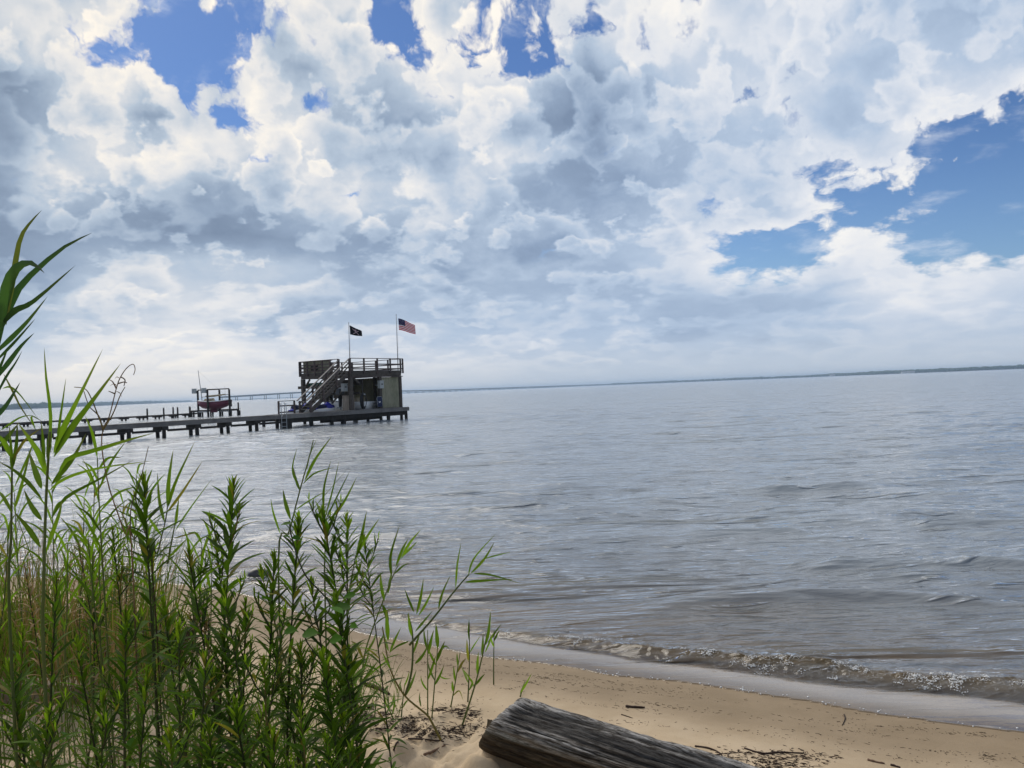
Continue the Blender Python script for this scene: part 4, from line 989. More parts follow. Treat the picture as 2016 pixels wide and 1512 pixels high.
# ------------------------------------------------------------------ far bridge
e0 = Vector((-762.0, 3200.0, 0)); ad = Vector((0.365, 0.931, 0)).normalized(); bd = Vector((-ad.y, ad.x, 0))
def deck_h(u):  # hump over the channel
    return 9.0 + 11.5 * math.exp(-((u - 60) / 520.0) ** 2)
br_ = thing('long_bridge', e0, 'long pale road bridge crossing the bay on many piers', 'bridge')
us = list(np.arange(-525, 4760, 75.0))
for k in range(0, len(us) - 1, 3):
    mb = MB()
    for u0, u1 in zip(us[k:k + 3], us[k + 1:k + 4]):
        h0, h1 = deck_h(u0), deck_h(u1); A_, B_ = ad * u0, ad * u1
        for (w0, w1, za, zb) in ((-6, 6, -2.0, 1.9), (-6.2, -5.8, 1.95, 3.3), (5.8, 6.2, 1.95, 3.3)):
            mb.prism([A_ + bd * w0 + Vector((0, 0, h0 + za)), B_ + bd * w0 + Vector((0, 0, h1 + za)), B_ + bd * w1 + Vector((0, 0, h1 + za)), A_ + bd * w1 + Vector((0, 0, h0 + za))],
                     [A_ + bd * w0 + Vector((0, 0, h0 + zb)), B_ + bd * w0 + Vector((0, 0, h1 + zb)), B_ + bd * w1 + Vector((0, 0, h1 + zb)), A_ + bd * w1 + Vector((0, 0, h0 + zb))])
    mb.build('deck_section', M['concrete'], br_)
pmesh = MB()
for w_ in (-4, 4): pmesh.tube([bd * w_ + Vector((0, 0, -0.5)), bd * w_ + Vector((0, 0, 0.88))], 1.3, 8)
pmesh.prism([bd * -5.6 - ad * 1.3 + Vector((0, 0, .885)), bd * -5.6 + ad * 1.3 + Vector((0, 0, .885)), bd * 5.6 + ad * 1.3 + Vector((0, 0, .885)), bd * 5.6 - ad * 1.3 + Vector((0, 0, .885))],
            [bd * -5.6 - ad * 1.3 + Vector((0, 0, .995)), bd * -5.6 + ad * 1.3 + Vector((0, 0, .995)), bd * 5.6 + ad * 1.3 + Vector((0, 0, .995)), bd * 5.6 - ad * 1.3 + Vector((0, 0, .995))])
pmesh = pmesh.mesh('bridge_pier', M['concrete'])
for u_ in us: link('bridge_pier', pmesh, None, br_, ad * u_, None, (1, 1, deck_h(u_)))

# ------------------------------------------------------------------ far shores: low land and the wood on it
m, n, o = mat('far_wood'); g = n.add('ShaderNodeNewGeometry').outputs['Position']
nz = n.noise(g, 0.02, 4, 0.6).outputs['Fac']
principled(n, o, n.mix(n.smooth(nz, 0.3, 0.7), (0.022, 0.045, 0.018, 1), (0.05, 0.075, 0.03, 1)), 0.9, 0.1); M['farwood'] = m
M['farland'] = plain('far_land', (0.10, 0.10, 0.06), 0.9, 0.1, 0.3, sc=0.02)
def far_shore(pts, label, hgt, n_tree, thick=220.0):
    """pts: (column in the photo, distance in metres)"""
    P = [at_d(px, 765, D_) for px, D_ in pts]; P = catmull([(p.x, p.y, 0) for p in P], 60)
    V = []; F = []
    for i, p in enumerate(P):
        out = Vector((p.x, p.y, 0)).normalized()
        for dd, z in ((0, -1.5), (12, 1.0), (thick, 5.0), (thick * 2, -1.5)): V.append(p + out * dd + Vector((0, 0, z)))
    for i in range(len(P) - 1):
        for j in range(3): F.append((i * 4 + j, (i + 1) * 4 + j, (i + 1) * 4 + j + 1, i * 4 + j + 1))
    land = MB().raw(V, F).build('far_shore', M['farland'], None, True); tag(land, None, None, None, 'structure')
    pt, rd = [], []
    for i in range(n_tree):
        t = nr.random(); k = t * (len(P) - 1); j = int(k); p = P[j].lerp(P[min(j + 1, len(P) - 1)], k - j); out = Vector((p.x, p.y, 0)).normalized()
        dd = 14 + (thick * 0.8) * nr.random() ** 1.7; lf = 0.78 + 0.5 * float(fbm(np.array([t * 22.0]), np.array([1.5]), 3, 12)[0])
        hh = hgt * nr.uniform(0.75, 1.12) * lf; rw = nr.uniform(7, 15) * (p.length / 3500.0) ** 0.5
        c = p + out * dd; pt.append((c.x, c.y, hh * 0.5)); rd.append((rw, rw, hh * 0.52))
    w_ = link('far_wood', scatter('far_wood', pt, rd, M['farwood'])); tag(w_, label, 'wood', None, 'stuff')
far_shore([(-700, 1500), (-300, 1900), (-60, 2300), (60, 2750), (150, 3700), (260, 5200), (375, 7600)], 'blue hazy wooded shore at the far left', 22.0, 1500)
far_shore([(370, 8600), (600, 8900), (900, 8900), (1215, 8400)], 'faint low wooded shore behind the bridge', 12.0, 700)
far_shore([(1205, 7700), (1290, 7000), (1450, 6000), (1600, 5300), (1690, 4800), (1760, 4300), (1900, 3900), (2016, 3700), (2300, 3400), (2700, 3200)], 'blue hazy wooded shore at the far right', 21.0, 1900)
for i, (px, D_, wd, lab) in enumerate([(1783, 4090, 34, 'white gabled house on the far right shore, left of its pair'), (1796, 4080, 28, 'white gabled house on the far right shore, right of its pair'), (1640, 4950, 30, 'lone small white house on the far right shore')]):
    p = at_d(px, 765, D_); o = thing('waterfront_house', (p.x, p.y, 0.8), lab, 'house', 'white houses on the far shore')
    MB().box((-wd / 2, -6, 0), (wd / 2, 6, 6.5)).build('wall', M['white'], o)
    MB().raw([(-wd / 2 - 1, -7, 6.5), (wd / 2 + 1, -7, 6.5), (wd / 2 + 1, 7, 6.5), (-wd / 2 - 1, 7, 6.5), (-wd / 2 - 1, 0, 11), (wd / 2 + 1, 0, 11)], [(0, 1, 5, 4), (2, 3, 4, 5), (0, 4, 3), (1, 2, 5), (3, 2, 1, 0)]).build('roof', M['roof'], o)
    for k in range(4): x = -wd / 2 + wd * (k + 0.5) / 4; MB().box((x - 1.2, -6.1, 2), (x + 1.2, -6.01, 4.6)).build('window', M['black'], o)

# ------------------------------------------------------------------ stone standing in the shallows
p = on_z(508, 1131, 0.02)
ib = bmesh.new(); bmesh.ops.create_icosphere(ib, subdivisions=3, radius=1.0)
for v_ in ib.verts:
    c = v_.co; k = 1 + 0.35 * (float(fbm(np.array([c.x * 1.7 + 3]), np.array([c.y * 1.7 + c.z * 1.3]), 3, 8)[0])); v_.co = Vector((c.x * 0.125 * k, c.y * 0.09 * k, c.z * 0.075 * k))
me = bpy.data.meshes.new('stone'); ib.to_mesh(me); ib.free(); me.polygons.foreach_set('use_smooth', [True] * len(me.polygons))
M['stone'] = plain('wet_stone', (0.035, 0.033, 0.03), 0.35, 0.5, 0.5, sc=18)
tag(link('stone', me, M['stone'], None, (p.x, p.y, 0.02)), 'small dark wet stone standing out of the shallow water', 'stone')

# ------------------------------------------------------------------ weathered log on the sand
e1 = on_sand(962, 1480); LR = 0.157
ca = Vector((e1.x + 0.075, e1.y + 0.06, e1.z + LR * 0.90))
cb_ = Vector((1.74, 2.44, 0)); cb_.z = zs1(cb_.x, cb_.y) + LR * 0.80
def log_mesh():
    dv = (cb_ - ca); LL = dv.length; dv.normalize(); sd = dv.cross(Vector((0, 0, 1))).normalized(); up = sd.cross(dv)
    nl, na = 330, 180
    t = np.concatenate([np.zeros(10), np.linspace(0, 1, nl)]); A = np.linspace(0, 2 * np.pi, na, endpoint=False)
    T, AA = np.meshgrid(t, A, indexing='ij')
    gr = np.zeros_like(T)
    ca_, sa_ = np.cos(AA), np.sin(AA); wob = AA + 0.10 * np.sin(T * 5.0) + 0.16 * fbm(T * 5, ca_ * 1.5 + 3, 3, 3)
    for k, (fr_, am) in enumerate(((4.0, 0.020), (9.0, 0.016), (19.0, 0.011), (42.0, 0.008))):
        x_ = np.cos(wob) * fr_ * 0.9; y_ = np.sin(wob) * fr_ * 0.9
        nn = vnoise(x_ + T * 1.3 * (1 + k * .8) + 50, y_ + 50 + T * 0.7, 30 + k); gr -= am * (1 - np.abs(2 * nn - 1)) ** 3
    gr += 0.060 * fbm(ca_ * 1.1 + 7 + T * 3.2, sa_ * 1.1 + 9, 3, 80) - 0.02 * np.exp(-(((T - 0.33) / 0.035) ** 2 + ((AA - 1.9) / 0.22) ** 2))
    gr = gr * (0.35 + 0.65 * sstep(T, 0.0, 0.06))
    rad = LR * (1.0 - 0.05 * T) - 0.014 * np.exp(-T / 0.012) + gr * (0.35 + 0.65 * sstep(sa_, -0.9, 0.1))
    hol = np.exp(-(((T - 0.105) / 0.050) ** 2 + ((np.mod(AA - 3.05 + np.pi, 2 * np.pi) - np.pi) / 0.30) ** 2)); rad = rad - 0.065 * hol * (0.7 + 0.8 * vnoise(T * 60, AA * 9, 7))
    Lp = T * LL
    for i in range(10):
        f_ = i / 9.0; rad[i] = rad[10] * (0.02 + 0.98 * (f_ ** 0.55)) ; Lp[i] = -0.012 * math.cos(f_ * 1.57) + 0.012 * fbm(np.cos(A) * 3 * f_, np.sin(A) * 3 * f_, 3, 5)
    slant = 0.10 * sa_ * (T < 0.12) * (1 - T / 0.12)                      # the sawn end leans back at the top
    Lp = Lp + slant
    W = (np.array(ca)[None, None] + Lp[..., None] * np.array(dv) + (rad * ca_)[..., None] * np.array(sd) + (rad * sa_)[..., None] * np.array(up))
    k0, k1 = T.shape; idx = np.arange(k0 * k1).reshape(k0, k1); nx_ = np.roll(idx, -1, 1)
    Fq = np.stack([idx[:-1], nx_[:-1], nx_[1:], idx[1:]], -1).reshape(-1, 4)[:, ::-1]
    o_ = np.array(e1); me = np_mesh('log', (W - o_).reshape(-1, 3), Fq)
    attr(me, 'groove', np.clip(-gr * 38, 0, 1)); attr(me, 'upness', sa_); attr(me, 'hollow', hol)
    uvl = np.stack([T * LL, AA], -1); attr(me, 'lt', T * LL); attr(me, 'la', ca_); attr(me, 'lb', sa_); return me
m, n, o = mat('weathered_log')
at_ = lambda k: n.add('ShaderNodeAttribute', attribute_name=k).outputs['Fac']
cx = n.add('ShaderNodeCombineXYZ'); n.put(cx.inputs[0], n.math('MULTIPLY', at_('lt'), 1.6)); n.put(cx.inputs[1], n.math('MULTIPLY', at_('la'), 4.0)); n.put(cx.inputs[2], n.math('MULTIPLY', at_('lb'), 4.0))
f1_ = n.noise(cx, 7.0, 6, 0.65, 0.4).outputs['Fac']; f2_ = n.noise(cx, 1.2, 4, 0.6).outputs['Fac']; f3_ = n.noise(cx, 26.0, 4, 0.7).outputs['Fac']
base = n.mix(n.smooth(f1_, 0.38, 0.62), (0.085, 0.073, 0.06, 1), (0.55, 0.525, 0.49, 1))
base = n.mix(n.smooth(f3_, 0.5, 0.72, 0, 0.7), base, (0.035, 0.03, 0.026, 1))
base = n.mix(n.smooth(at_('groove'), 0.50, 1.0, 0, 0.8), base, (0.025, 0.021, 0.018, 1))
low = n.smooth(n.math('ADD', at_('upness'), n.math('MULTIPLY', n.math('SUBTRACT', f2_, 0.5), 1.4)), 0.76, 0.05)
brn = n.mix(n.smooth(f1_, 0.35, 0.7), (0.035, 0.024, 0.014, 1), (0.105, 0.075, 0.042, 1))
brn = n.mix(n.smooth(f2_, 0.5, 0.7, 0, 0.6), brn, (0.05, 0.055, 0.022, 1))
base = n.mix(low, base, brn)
base = n.mix(at_('hollow'), base, (0.02, 0.016, 0.012, 1))
principled(n, o, base, 0.85, 0.2, bump(n, n.math('ADD', f1_, f3_), 0.9, 0.010))
me = log_mesh(); lg = link('driftwood_log', me, m, None, e1)
tag(lg, 'thick weathered grey log with deep grooves lying on the sand', 'log')

# ------------------------------------------------------------------ plants
def blade(pts, width, fold=0.25, twist=0.3, nseg=9, peak=0.3, o=Vector((0, 0, 0)), minw=0.08):
    """a reed or grass blade along pts: folded along its midrib, tapering to a point"""
    P = catmull(pts, nseg); V = []; al = []
    for i, p in enumerate(P):
        t = i / nseg; tg = (P[min(i + 1, nseg)] - P[max(i - 1, 0)]).normalized()
        vw = (p - CAM).normalized(); sd = tg.cross(vw); sd = sd.normalized() if sd.length > 1e-4 else Vector((1, 0, 0))
        nn = sd.cross(tg).normalized(); a = twist * (0.6 + 0.4 * t); sd = sd * math.cos(a) + nn * math.sin(a); nn = sd.cross(tg).normalized()
        w_ = width * (max(minw, (t / peak) ** 0.6) if t < peak else max(0.0, 1 - ((t - peak) / (1 - peak)) ** 1.5) + 0.004) * 0.5
        V += [p - o - sd * w_ + nn * (w_ * fold), p - o, p - o + sd * w_ + nn * (w_ * fold)]; al += [t] * 3
    F = []
    for i in range(nseg): b_ = i * 3; F += [(b_, b_ + 1, b_ + 4, b_ + 3), (b_ + 1, b_ + 2, b_ + 5, b_ + 4)]
    return V, F, al
def blade_obj(name, parent, o, pts, width, mat_, **k):
    V, F, al = blade(pts, width, o=o, **k); me = bpy.data.meshes.new(name); me.from_pydata([tuple(v_) for v_ in V], [], F); me.materials.append(mat_)
    me.polygons.foreach_set('use_smooth', [True] * len(F)); attr(me, 'along', al); return link(name, me, None, parent)

def reed(label, D_, stems, leaves, mat_='reed', stem_w=5, group='tall reeds among the weeds', stem_mat='reedstem', to_ground=True, name='reed_plant'):
    """stems / leaves traced as photo polylines at forward distance D_ (metres); leaves carry their width in photo pixels"""
    q = random.Random(label); k = D_ / FPX
    first = stems[0][0]; b = at_d(first[0], first[1], D_); gz = zs1(b.x, b.y); base = Vector((b.x, b.y, gz))
    o = thing(name, base, label, 'reed', group)
    for s_ in stems:
        sw = stem_w
        pts = [at_d(x, y, D_ + q.uniform(-.02, .02)) for x, y in s_]
        if to_ground and s_ is stems[0] and pts[0].z > gz + 0.02: pts = [Vector((pts[0].x + q.uniform(-.03, .03), pts[0].y, gz - 0.02))] + pts
        c = catmull(pts, 4 * len(pts)); MB().tube([p - base for p in c], [sw * k * 0.5 * (1 - 0.55 * i / len(c)) for i in range(len(c))], 7).build('stem', M[stem_mat], o, True)
    for lf in leaves:
        wd = lf[-1]; xy = lf[:-1]; nn_ = len(xy); bend = q.uniform(-0.14, 0.14) * (D_ / 2.5)
        L_ = [Vector(p) for p in [at_d(x, y, D_ + bend * (i / max(1, nn_ - 1)) ** 1.3) for i, (x, y) in enumerate(xy)]]
        if nn_ == 2: L_.insert(1, L_[0].lerp(L_[1], 0.5) + Vector((q.uniform(-.012, .012), 0, 0.012)) * (D_ / 2.5))
        blade_obj('leaf', o, base, L_, wd * k * (0.82 if D_ < 2.3 else 0.72), M[mat_], twist=q.uniform(-0.6, 0.6), fold=q.uniform(0.15, 0.45))
    return o

reed('broad dark reed leaning in at the left edge high against the sky', 1.6, [[(-60, 1100), (-40, 900), (-8, 700), (8, 620)]],
     [[(12, 640), (24, 565), (30, 520), (40, 470), (58, 440), (83, 413), 13], [(-6, 700), (4, 610), (16, 555), (34, 525), (62, 517), (88, 538), 27],
      [(4, 650), (20, 600), (45, 556), (120, 490), (182, 458), 19], [(4, 640), (30, 612), (66, 594), (149, 522), 16], [(-15, 700), (20, 668), (55, 632), (94, 583), 12],
      [(-12, 715), (30, 672), (70, 627), 7], [(-20, 760), (15, 715), (42, 680), (68, 655), 12], [(-25, 780), (-5, 735), (18, 680), 10], [(-18, 800), (10, 745), (30, 715), (44, 690), 6],
      [(-20, 830), (10, 800), (40, 752), 12], [(-30, 690), (-12, 640), (6, 585), 22]], 'reeddark', 8)
reed('large fresh green reed with wide leaves in front of the left end of the pier', 2.0, [[(88, 1340), (86, 1150), (90, 1000), (95, 905), (99, 850)]],
     [[(106, 893), (122, 850), (151, 791), (203, 686), 15], [(106, 900), (140, 845), (182, 790), (239, 714), 17], [(96, 905), (100, 820), (91, 743), (87, 683), 8], [(112, 870), (120, 815), (130, 743), 6],
      [(115, 935), (134, 903), (189, 886), (250, 867), (305, 852), 12], [(97, 966), (129, 942), (194, 922), (302, 907), 8], [(99, 1024), (129, 980), (190, 946), (267, 903), 9], [(101, 955), (125, 925), (146, 899), (170, 852), 14],
      [(84, 985), (55, 950), (26, 925), (-5, 908), 10], [(82, 1024), (62, 995), (47, 963), 13], [(80, 1078), (55, 1040), (26, 1006), 13], [(82, 962), (68, 925), (56, 886), 15], [(90, 930), (75, 890), (35, 832), 15],
      [(86, 915), (84, 870), (81, 830), 9], [(93, 905), (98, 860), (101, 818), 11], [(90, 1090), (103, 1050), (117, 1010), (122, 985), 10]], 'reed', 8)
reed('green reed with upright leaves at the left edge below the broad dark one', 2.1, [[(20, 1250), (22, 1050), (24, 900)]],
     [[(24, 930), (22, 890), (18, 835), 9], [(26, 920), (33, 870), (34, 830), 9], [(22, 900), (8, 870), (-12, 850), 12], [(0, 880), (18, 858), (38, 832), 12], [(7, 736), (25, 770), (43, 805), (74, 850), 5], [(5, 765), (20, 762), (40, 778), (76, 826), 5],
      [(30, 1000), (44, 950), (62, 880), 8], [(28, 960), (55, 900), (66, 870), 6], [(24, 1010), (5, 975), (-15, 960), 9], [(70, 846), (62, 820), (84, 830), 5], [(26, 905), (48, 868), (82, 842), 7], [(0, 848), (40, 822), (66, 818), 5]], 'reed', 7)
reed('slim reed with split upright leaves left of the tallest weed stems', 2.6, [[(300, 1150), (310, 1090), (325, 1028), (331, 990)], [(330, 1110), (338, 1065), (345, 1030)]],
     [[(324, 1028), (314, 985), (310, 930), 10], [(330, 1000), (332, 945), (341, 885), 12], [(331, 998), (345, 950), (384, 868), 9], [(328, 1010), (358, 970), (399, 907), 8], [(345, 1035), (348, 1008), (352, 980), 9], [(345, 1045), (375, 1000), (418, 942), 5],
      [(342, 1060), (370, 1052), (395, 1048), 4], [(318, 1055), (300, 1030), (288, 1010), 8], [(330, 1100), (352, 1078), (368, 1060), 8]], 'reed', 4)
reed('thin reed rising behind the weeds towards the boathouse reflection', 2.7, [[(548, 1130), (570, 1045), (591, 963), (608, 903), (617, 866)]],
     [[(591, 963), (576, 925), (585, 881), 6], [(590, 965), (583, 945), (577, 918), 8], [(600, 946), (620, 905), (654, 858), 9], [(596, 953), (621, 931), (660, 920), 5], [(572, 1022), (562, 990), (557, 963), 11], [(552, 1052), (538, 1010), (533, 981), 6],
      [(604, 925), (610, 895), (625, 862), 4], [(580, 1005), (610, 985), (650, 962), 4], [(560, 1060), (600, 1020), (690, 916), 3]], 'reed', 4)
reed('reed with narrow fanned leaves at the right end of the weed thicket', 2.75, [[(640, 1180), (640, 1080), (638, 1010)], [(682, 1200), (692, 1140), (700, 1095)]],
     [[(637, 1018), (638, 960), (652, 905), 7], [(640, 1018), (655, 965), (668, 905), 5], [(645, 1028), (676, 990), (703, 938), 8], [(642, 1022), (668, 968), (690, 925), 5], [(699, 1097), (722, 1058), (747, 1020), 9], [(701, 1101), (712, 1055), (722, 1005), 10],
      [(690, 1150), (706, 1125), (712, 1100), 8], [(684, 1175), (705, 1160), (722, 1140), 8], [(690, 1170), (715, 1140), (745, 1066), 3], [(634, 1025), (627, 1000), (620, 985), 9], [(688, 1130), (672, 1090), (668, 1062), 8]], 'reed', 4)
# reeds standing alone on the sand, nearer the log
G2 = 'young reeds on the bare sand'
def reed_s(label, basepx, stems, leaves, sw=4, mat_='reed'):
    p = on_sand(*basepx); return reed(label, p.y, [[basepx] + stems[0]] + stems[1:], leaves, mat_, sw, G2, 'reedstem', False)
reed_s('tallest sand reed, leaning right with long drooping leaves over the water', (868, 1457),
       [[(850, 1422), (839, 1406), (798, 1371), (772, 1327), (761, 1285), (753, 1234)], [(798, 1368), (811, 1317), (812, 1247), (803, 1209)], [(806, 1270), (852, 1218), (897, 1161), (924, 1130)]],
       [[(922, 1132), (935, 1097), (978, 1049), 6], [(927, 1129), (954, 1100), (974, 1066), 8], [(950, 1101), (983, 1092), (1008, 1087), 4], [(932, 1129), (967, 1132), (1026, 1149), 6], [(914, 1146), (951, 1143), (1013, 1140), 8], [(897, 1158), (900, 1113), (908, 1068), 6],
        [(863, 1199), (871, 1167), (887, 1132), 7], [(764, 1262), (762, 1230), (760, 1199), 12], [(815, 1205), (805, 1182), (796, 1158), 7], [(820, 1209), (828, 1175), (834, 1138), 9], [(824, 1212), (840, 1185), (855, 1154), 7], [(811, 1253), (806, 1230), (804, 1205), 9],
        [(765, 1282), (757, 1258), (752, 1234), 8], [(767, 1285), (778, 1258), (790, 1234), 7], [(817, 1244), (835, 1222), (852, 1202), 7], [(770, 1320), (760, 1300), (752, 1282), 7], [(817, 1307), (832, 1290), (846, 1264), 9], [(798, 1371), (812, 1340), (820, 1318), 8], [(812, 1290), (822, 1262), (828, 1240), 7],
        [(806, 1262), (782, 1272), (766, 1286), 6], [(829, 1392), (826, 1375), (827, 1362), 5], [(764, 1300), (740, 1318), (716, 1340), 6]], 5)
reed_s('reed with paired narrow leaves at the edge of the weed thicket', (702, 1400), [[(712, 1330), (722, 1272), (753, 1186), (772, 1138), (786, 1108)]],
       [[(771, 1135), (769, 1094), (787, 1033), 9], [(779, 1116), (792, 1082), (804, 1060), 9], [(790, 1100), (806, 1070), (829, 1042), 8], [(794, 1094), (810, 1078), (822, 1066), 7], [(757, 1183), (751, 1155), (749, 1126), 10], [(763, 1170), (768, 1140), (772, 1120), 9], [(753, 1190), (762, 1216), (763, 1250), 11],
        [(776, 1130), (792, 1115), (806, 1130 - 22), 6], [(716, 1300), (702, 1270), (690, 1262), 8], [(718, 1290), (735, 1262), (742, 1240), 7], [(708, 1350), (730, 1320), (745, 1300), 8], [(706, 1360), (690, 1330), (684, 1312), 8], [(706, 1345), (722, 1300), (728, 1275), 6]], 4)
reed_s('straight pale reed between the two tallest sand reeds', (842, 1412), [[(842, 1317), (842, 1240)]],
       [[(842, 1290), (848, 1262), (854, 1240), 9], [(842, 1282), (836, 1255), (834, 1232), 7], [(842, 1340), (852, 1310), (858, 1290), 7], [(842, 1360), (832, 1345), (828, 1330), 5]], 3)
reed_s('reed with a dense upright leaf bundle behind the debris', (850, 1416), [[(858, 1317), (863, 1255)]],
       [[(862, 1277), (860, 1250), (858, 1226), 11], [(860, 1290), (875, 1272), (886, 1278), 6], [(858, 1305), (868, 1280), (876, 1262), 9], [(858, 1310), (848, 1290), (842, 1275), 7], [(855, 1350), (866, 1330), (874, 1310), 7], [(856, 1340), (846, 1318), (842, 1300), 6], [(863, 1330), (876, 1336), (888, 1336), 4]], 3)
reed_s('leaning reed nearest the end of the log', (909, 1431), [[(935, 1349), (951, 1285), (964, 1221)]],
       [[(940, 1330), (940, 1305), (942, 1283), 8], [(949, 1292), (950, 1270), (951, 1246), 9], [(956, 1270), (962, 1240), (966, 1202), 9], [(960, 1266), (975, 1245), (988, 1227), 6], [(936, 1349), (946, 1336), (955, 1326), 7], [(955, 1285), (965, 1262), (972, 1244), 5], [(934, 1352), (922, 1332), (912, 1318), 5]], 4)
reed_s('small upright reed behind the leaning one', (921, 1382), [[(924, 1310), (924, 1226)]],
       [[(922, 1302), (920, 1278), (919, 1258), 7], [(925, 1285), (935, 1268), (946, 1252), 4], [(922, 1345), (914, 1325), (908, 1312), 6], [(923, 1360), (930, 1345), (926, 1335), 6], [(924, 1262), (922, 1240), (924, 1216), 5]], 3)
reed_s('short reed left of the pair near the log', (887, 1394), [[(897, 1340), (906, 1284)]],
       [[(892, 1362), (891, 1350), (890, 1340), 7], [(897, 1345), (894, 1325), (893, 1310), 6], [(900, 1325), (910, 1305), (918, 1296), 7], [(902, 1315), (900, 1295), (900, 1285), 5], [(890, 1372), (904, 1360), (912, 1380), 4]], 3)
reed_s('bare single reed shoot near the wet sand', (972, 1348), [[(972, 1300), (973, 1240)]], [[(973, 1275), (968, 1262), (966, 1250), 5], [(973, 1262), (978, 1250), (984, 1240), 5]], 3)
reed_s('two leaved shoot peeping over the log', (1024, 1372), [[(1030, 1352)]], [[(1025, 1364), (1036, 1346), (1047, 1325), 6], [(1024, 1366), (1030, 1352), (1034, 1338), 5]], 3)
reed_s('thin leafless shoot in front of the driftwood piece', (737, 1416), [[(740, 1385), (742, 1368)]], [[(740, 1395), (736, 1384), (735, 1376), 3], [(741, 1380), (748, 1370), (752, 1362), 3]], 3)
reed_s('pale yellow green shoot left of the tallest sand reed', (776, 1418), [[(766, 1395), (765, 1370)]],
       [[(770, 1405), (760, 1385), (757, 1365), 5], [(772, 1408), (777, 1388), (778, 1370), 5], [(766, 1396), (774, 1380), (776, 1358), 5], [(768, 1400), (762, 1372), (764, 1352), 4]], 3)
reed_s('slender shoot right of the pale one', (790, 1414), [[(793, 1380), (797, 1345)]], [[(792, 1395), (800, 1382), (806, 1378), 4], [(794, 1370), (788, 1350), (788, 1340), 5], [(796, 1352), (803, 1335), (806, 1320), 5]], 3)
# dry seed stalk bowing over the pier
reed('dry brown seed stalk bowing over the pier', 2.2, [[(262, 1130), (245, 1050), (215, 960), (201, 885), (203, 846), (215, 820), (229, 765), (237, 743), (250, 724), (262, 717), (266, 727), (263, 738)],
     [(203, 846), (222, 815), (236, 780), (246, 762)], [(204, 846), (192, 815), (180, 785), (168, 766), (146, 762)], [(203, 850), (195, 820), (176, 800), (165, 770)], [(229, 765), (222, 752), (216, 748)], [(233, 755), (244, 752), (250, 754)], [(226, 775), (214, 770)], [(238, 742), (246, 748), (244, 760)]],
     [[(231, 760), (224, 756), (216, 760), 2], [(236, 745), (230, 742), (226, 746), 2], [(228, 770), (236, 774), (240, 782), 2]], 'dryreed', 3, None, 'dryreed')
reed('thin bare stalk rising behind the tallest weed', 2.5, [[(300, 1120), (262, 1060), (258, 1000), (275, 950), (292, 880)]], [[(262, 1060), (240, 1010), (225, 985), 3]], 'dryreed', 3, None, 'dryreed')

GL = 'slender reeds crowding the left bank'
for i in range(24):
    q = random.Random(900 + i); px = q.uniform(-40, 290) if i < 20 else q.uniform(300, 420); py = q.uniform(890, 1090) if i < 20 else q.uniform(1060, 1130); D_ = q.uniform(2.3, 3.6); k = 2.5 / D_
    dr = q.uniform(-26, 26); st = [(px - dr * 1.4, py + 300), (px - dr * 0.5, py + 130), (px, py)]; lv = []
    for j in range(q.randint(7, 10)):
        f = j / 9.0; ax_ = px - dr * 0.9 * f; ay_ = py + 210 * f * q.uniform(0.85, 1.1); sd = 1 if (j % 2 == i % 2) else -1
        ln = q.uniform(60, 125) * k * (0.75 + 0.5 * f); an = R_(q.uniform(8, 50)); x2, y2 = ax_ + sd * math.sin(an) * ln, ay_ - math.cos(an) * ln
        lv.append([(ax_, ay_), ((ax_ + x2) / 2 - sd * 3, (ay_ + y2) / 2 - 4), (x2, y2 + q.uniform(0, 16)), q.uniform(5, 9) * k])
    reed('slender green reed among the grass of the left bank', D_, [st], lv, 'reed', 4 * k, GL)
# leafy weeds (tall stems closely set with narrow leaves); leaves share a few meshes
def weed_leaf(curve, fold, wd, nm):
    V = []; F = []; ns = 6
    for i in range(ns + 1):
        t = i / ns; w_ = wd * (math.sin(math.pi * min(1, (t * 0.93 + 0.05))) ** 0.85) * 0.5 if i < ns else 0.002
        y = t; z = curve * (t ** 2) * -1.0; ca_ = 1 / math.sqrt(1 + (2 * curve * t) ** 2)
        V += [(-w_, y * (0.6 + 0.4 * ca_), z + fold * w_), (0, y * (0.6 + 0.4 * ca_), z), (w_, y * (0.6 + 0.4 * ca_), z + fold * w_)]
    for i in range(ns): b_ = i * 3; F += [(b_, b_ + 1, b_ + 4, b_ + 3), (b_ + 1, b_ + 2, b_ + 5, b_ + 4)]
    me = bpy.data.meshes.new(nm); me.from_pydata(V, [], F); me.polygons.foreach_set('use_smooth', [True] * len(F)); return me
def leaf_set(mkey, specs, nm):
    out = []
    for c, f_, w_ in specs:
        me = weed_leaf(c, f_, w_, nm); me.materials.append(M[mkey]); out.append(me)
    return out
LV_Y = leaf_set('leafyoung', [(-0.05, 0.6, 0.14), (0.1, 0.5, 0.15), (0.2, 0.45, 0.13)], 'young_leaf')
LV_M = leaf_set('leaf', [(0.05, 0.5, 0.115), (0.22, 0.4, 0.13), (0.36, 0.35, 0.115), (0.12, 0.5, 0.135)], 'leaf')
LV_O = leaf_set('leaf', [(0.35, 0.3, 0.15), (0.55, 0.3, 0.14), (0.2, 0.3, 0.16)], 'old_leaf')
def orient(d_, q, roll=0.4):
    y = d_.normalized(); up = Vector((0, 0, 1)); x = y.cross(up); x = x.normalized() if x.length > 1e-3 else Vector((1, 0, 0)); z = x.cross(y)
    m_ = Matrix((x, y, z)).transposed(); return (m_ @ Matrix.Rotation(q.uniform(-roll, roll), 3, 'Y')).to_euler()
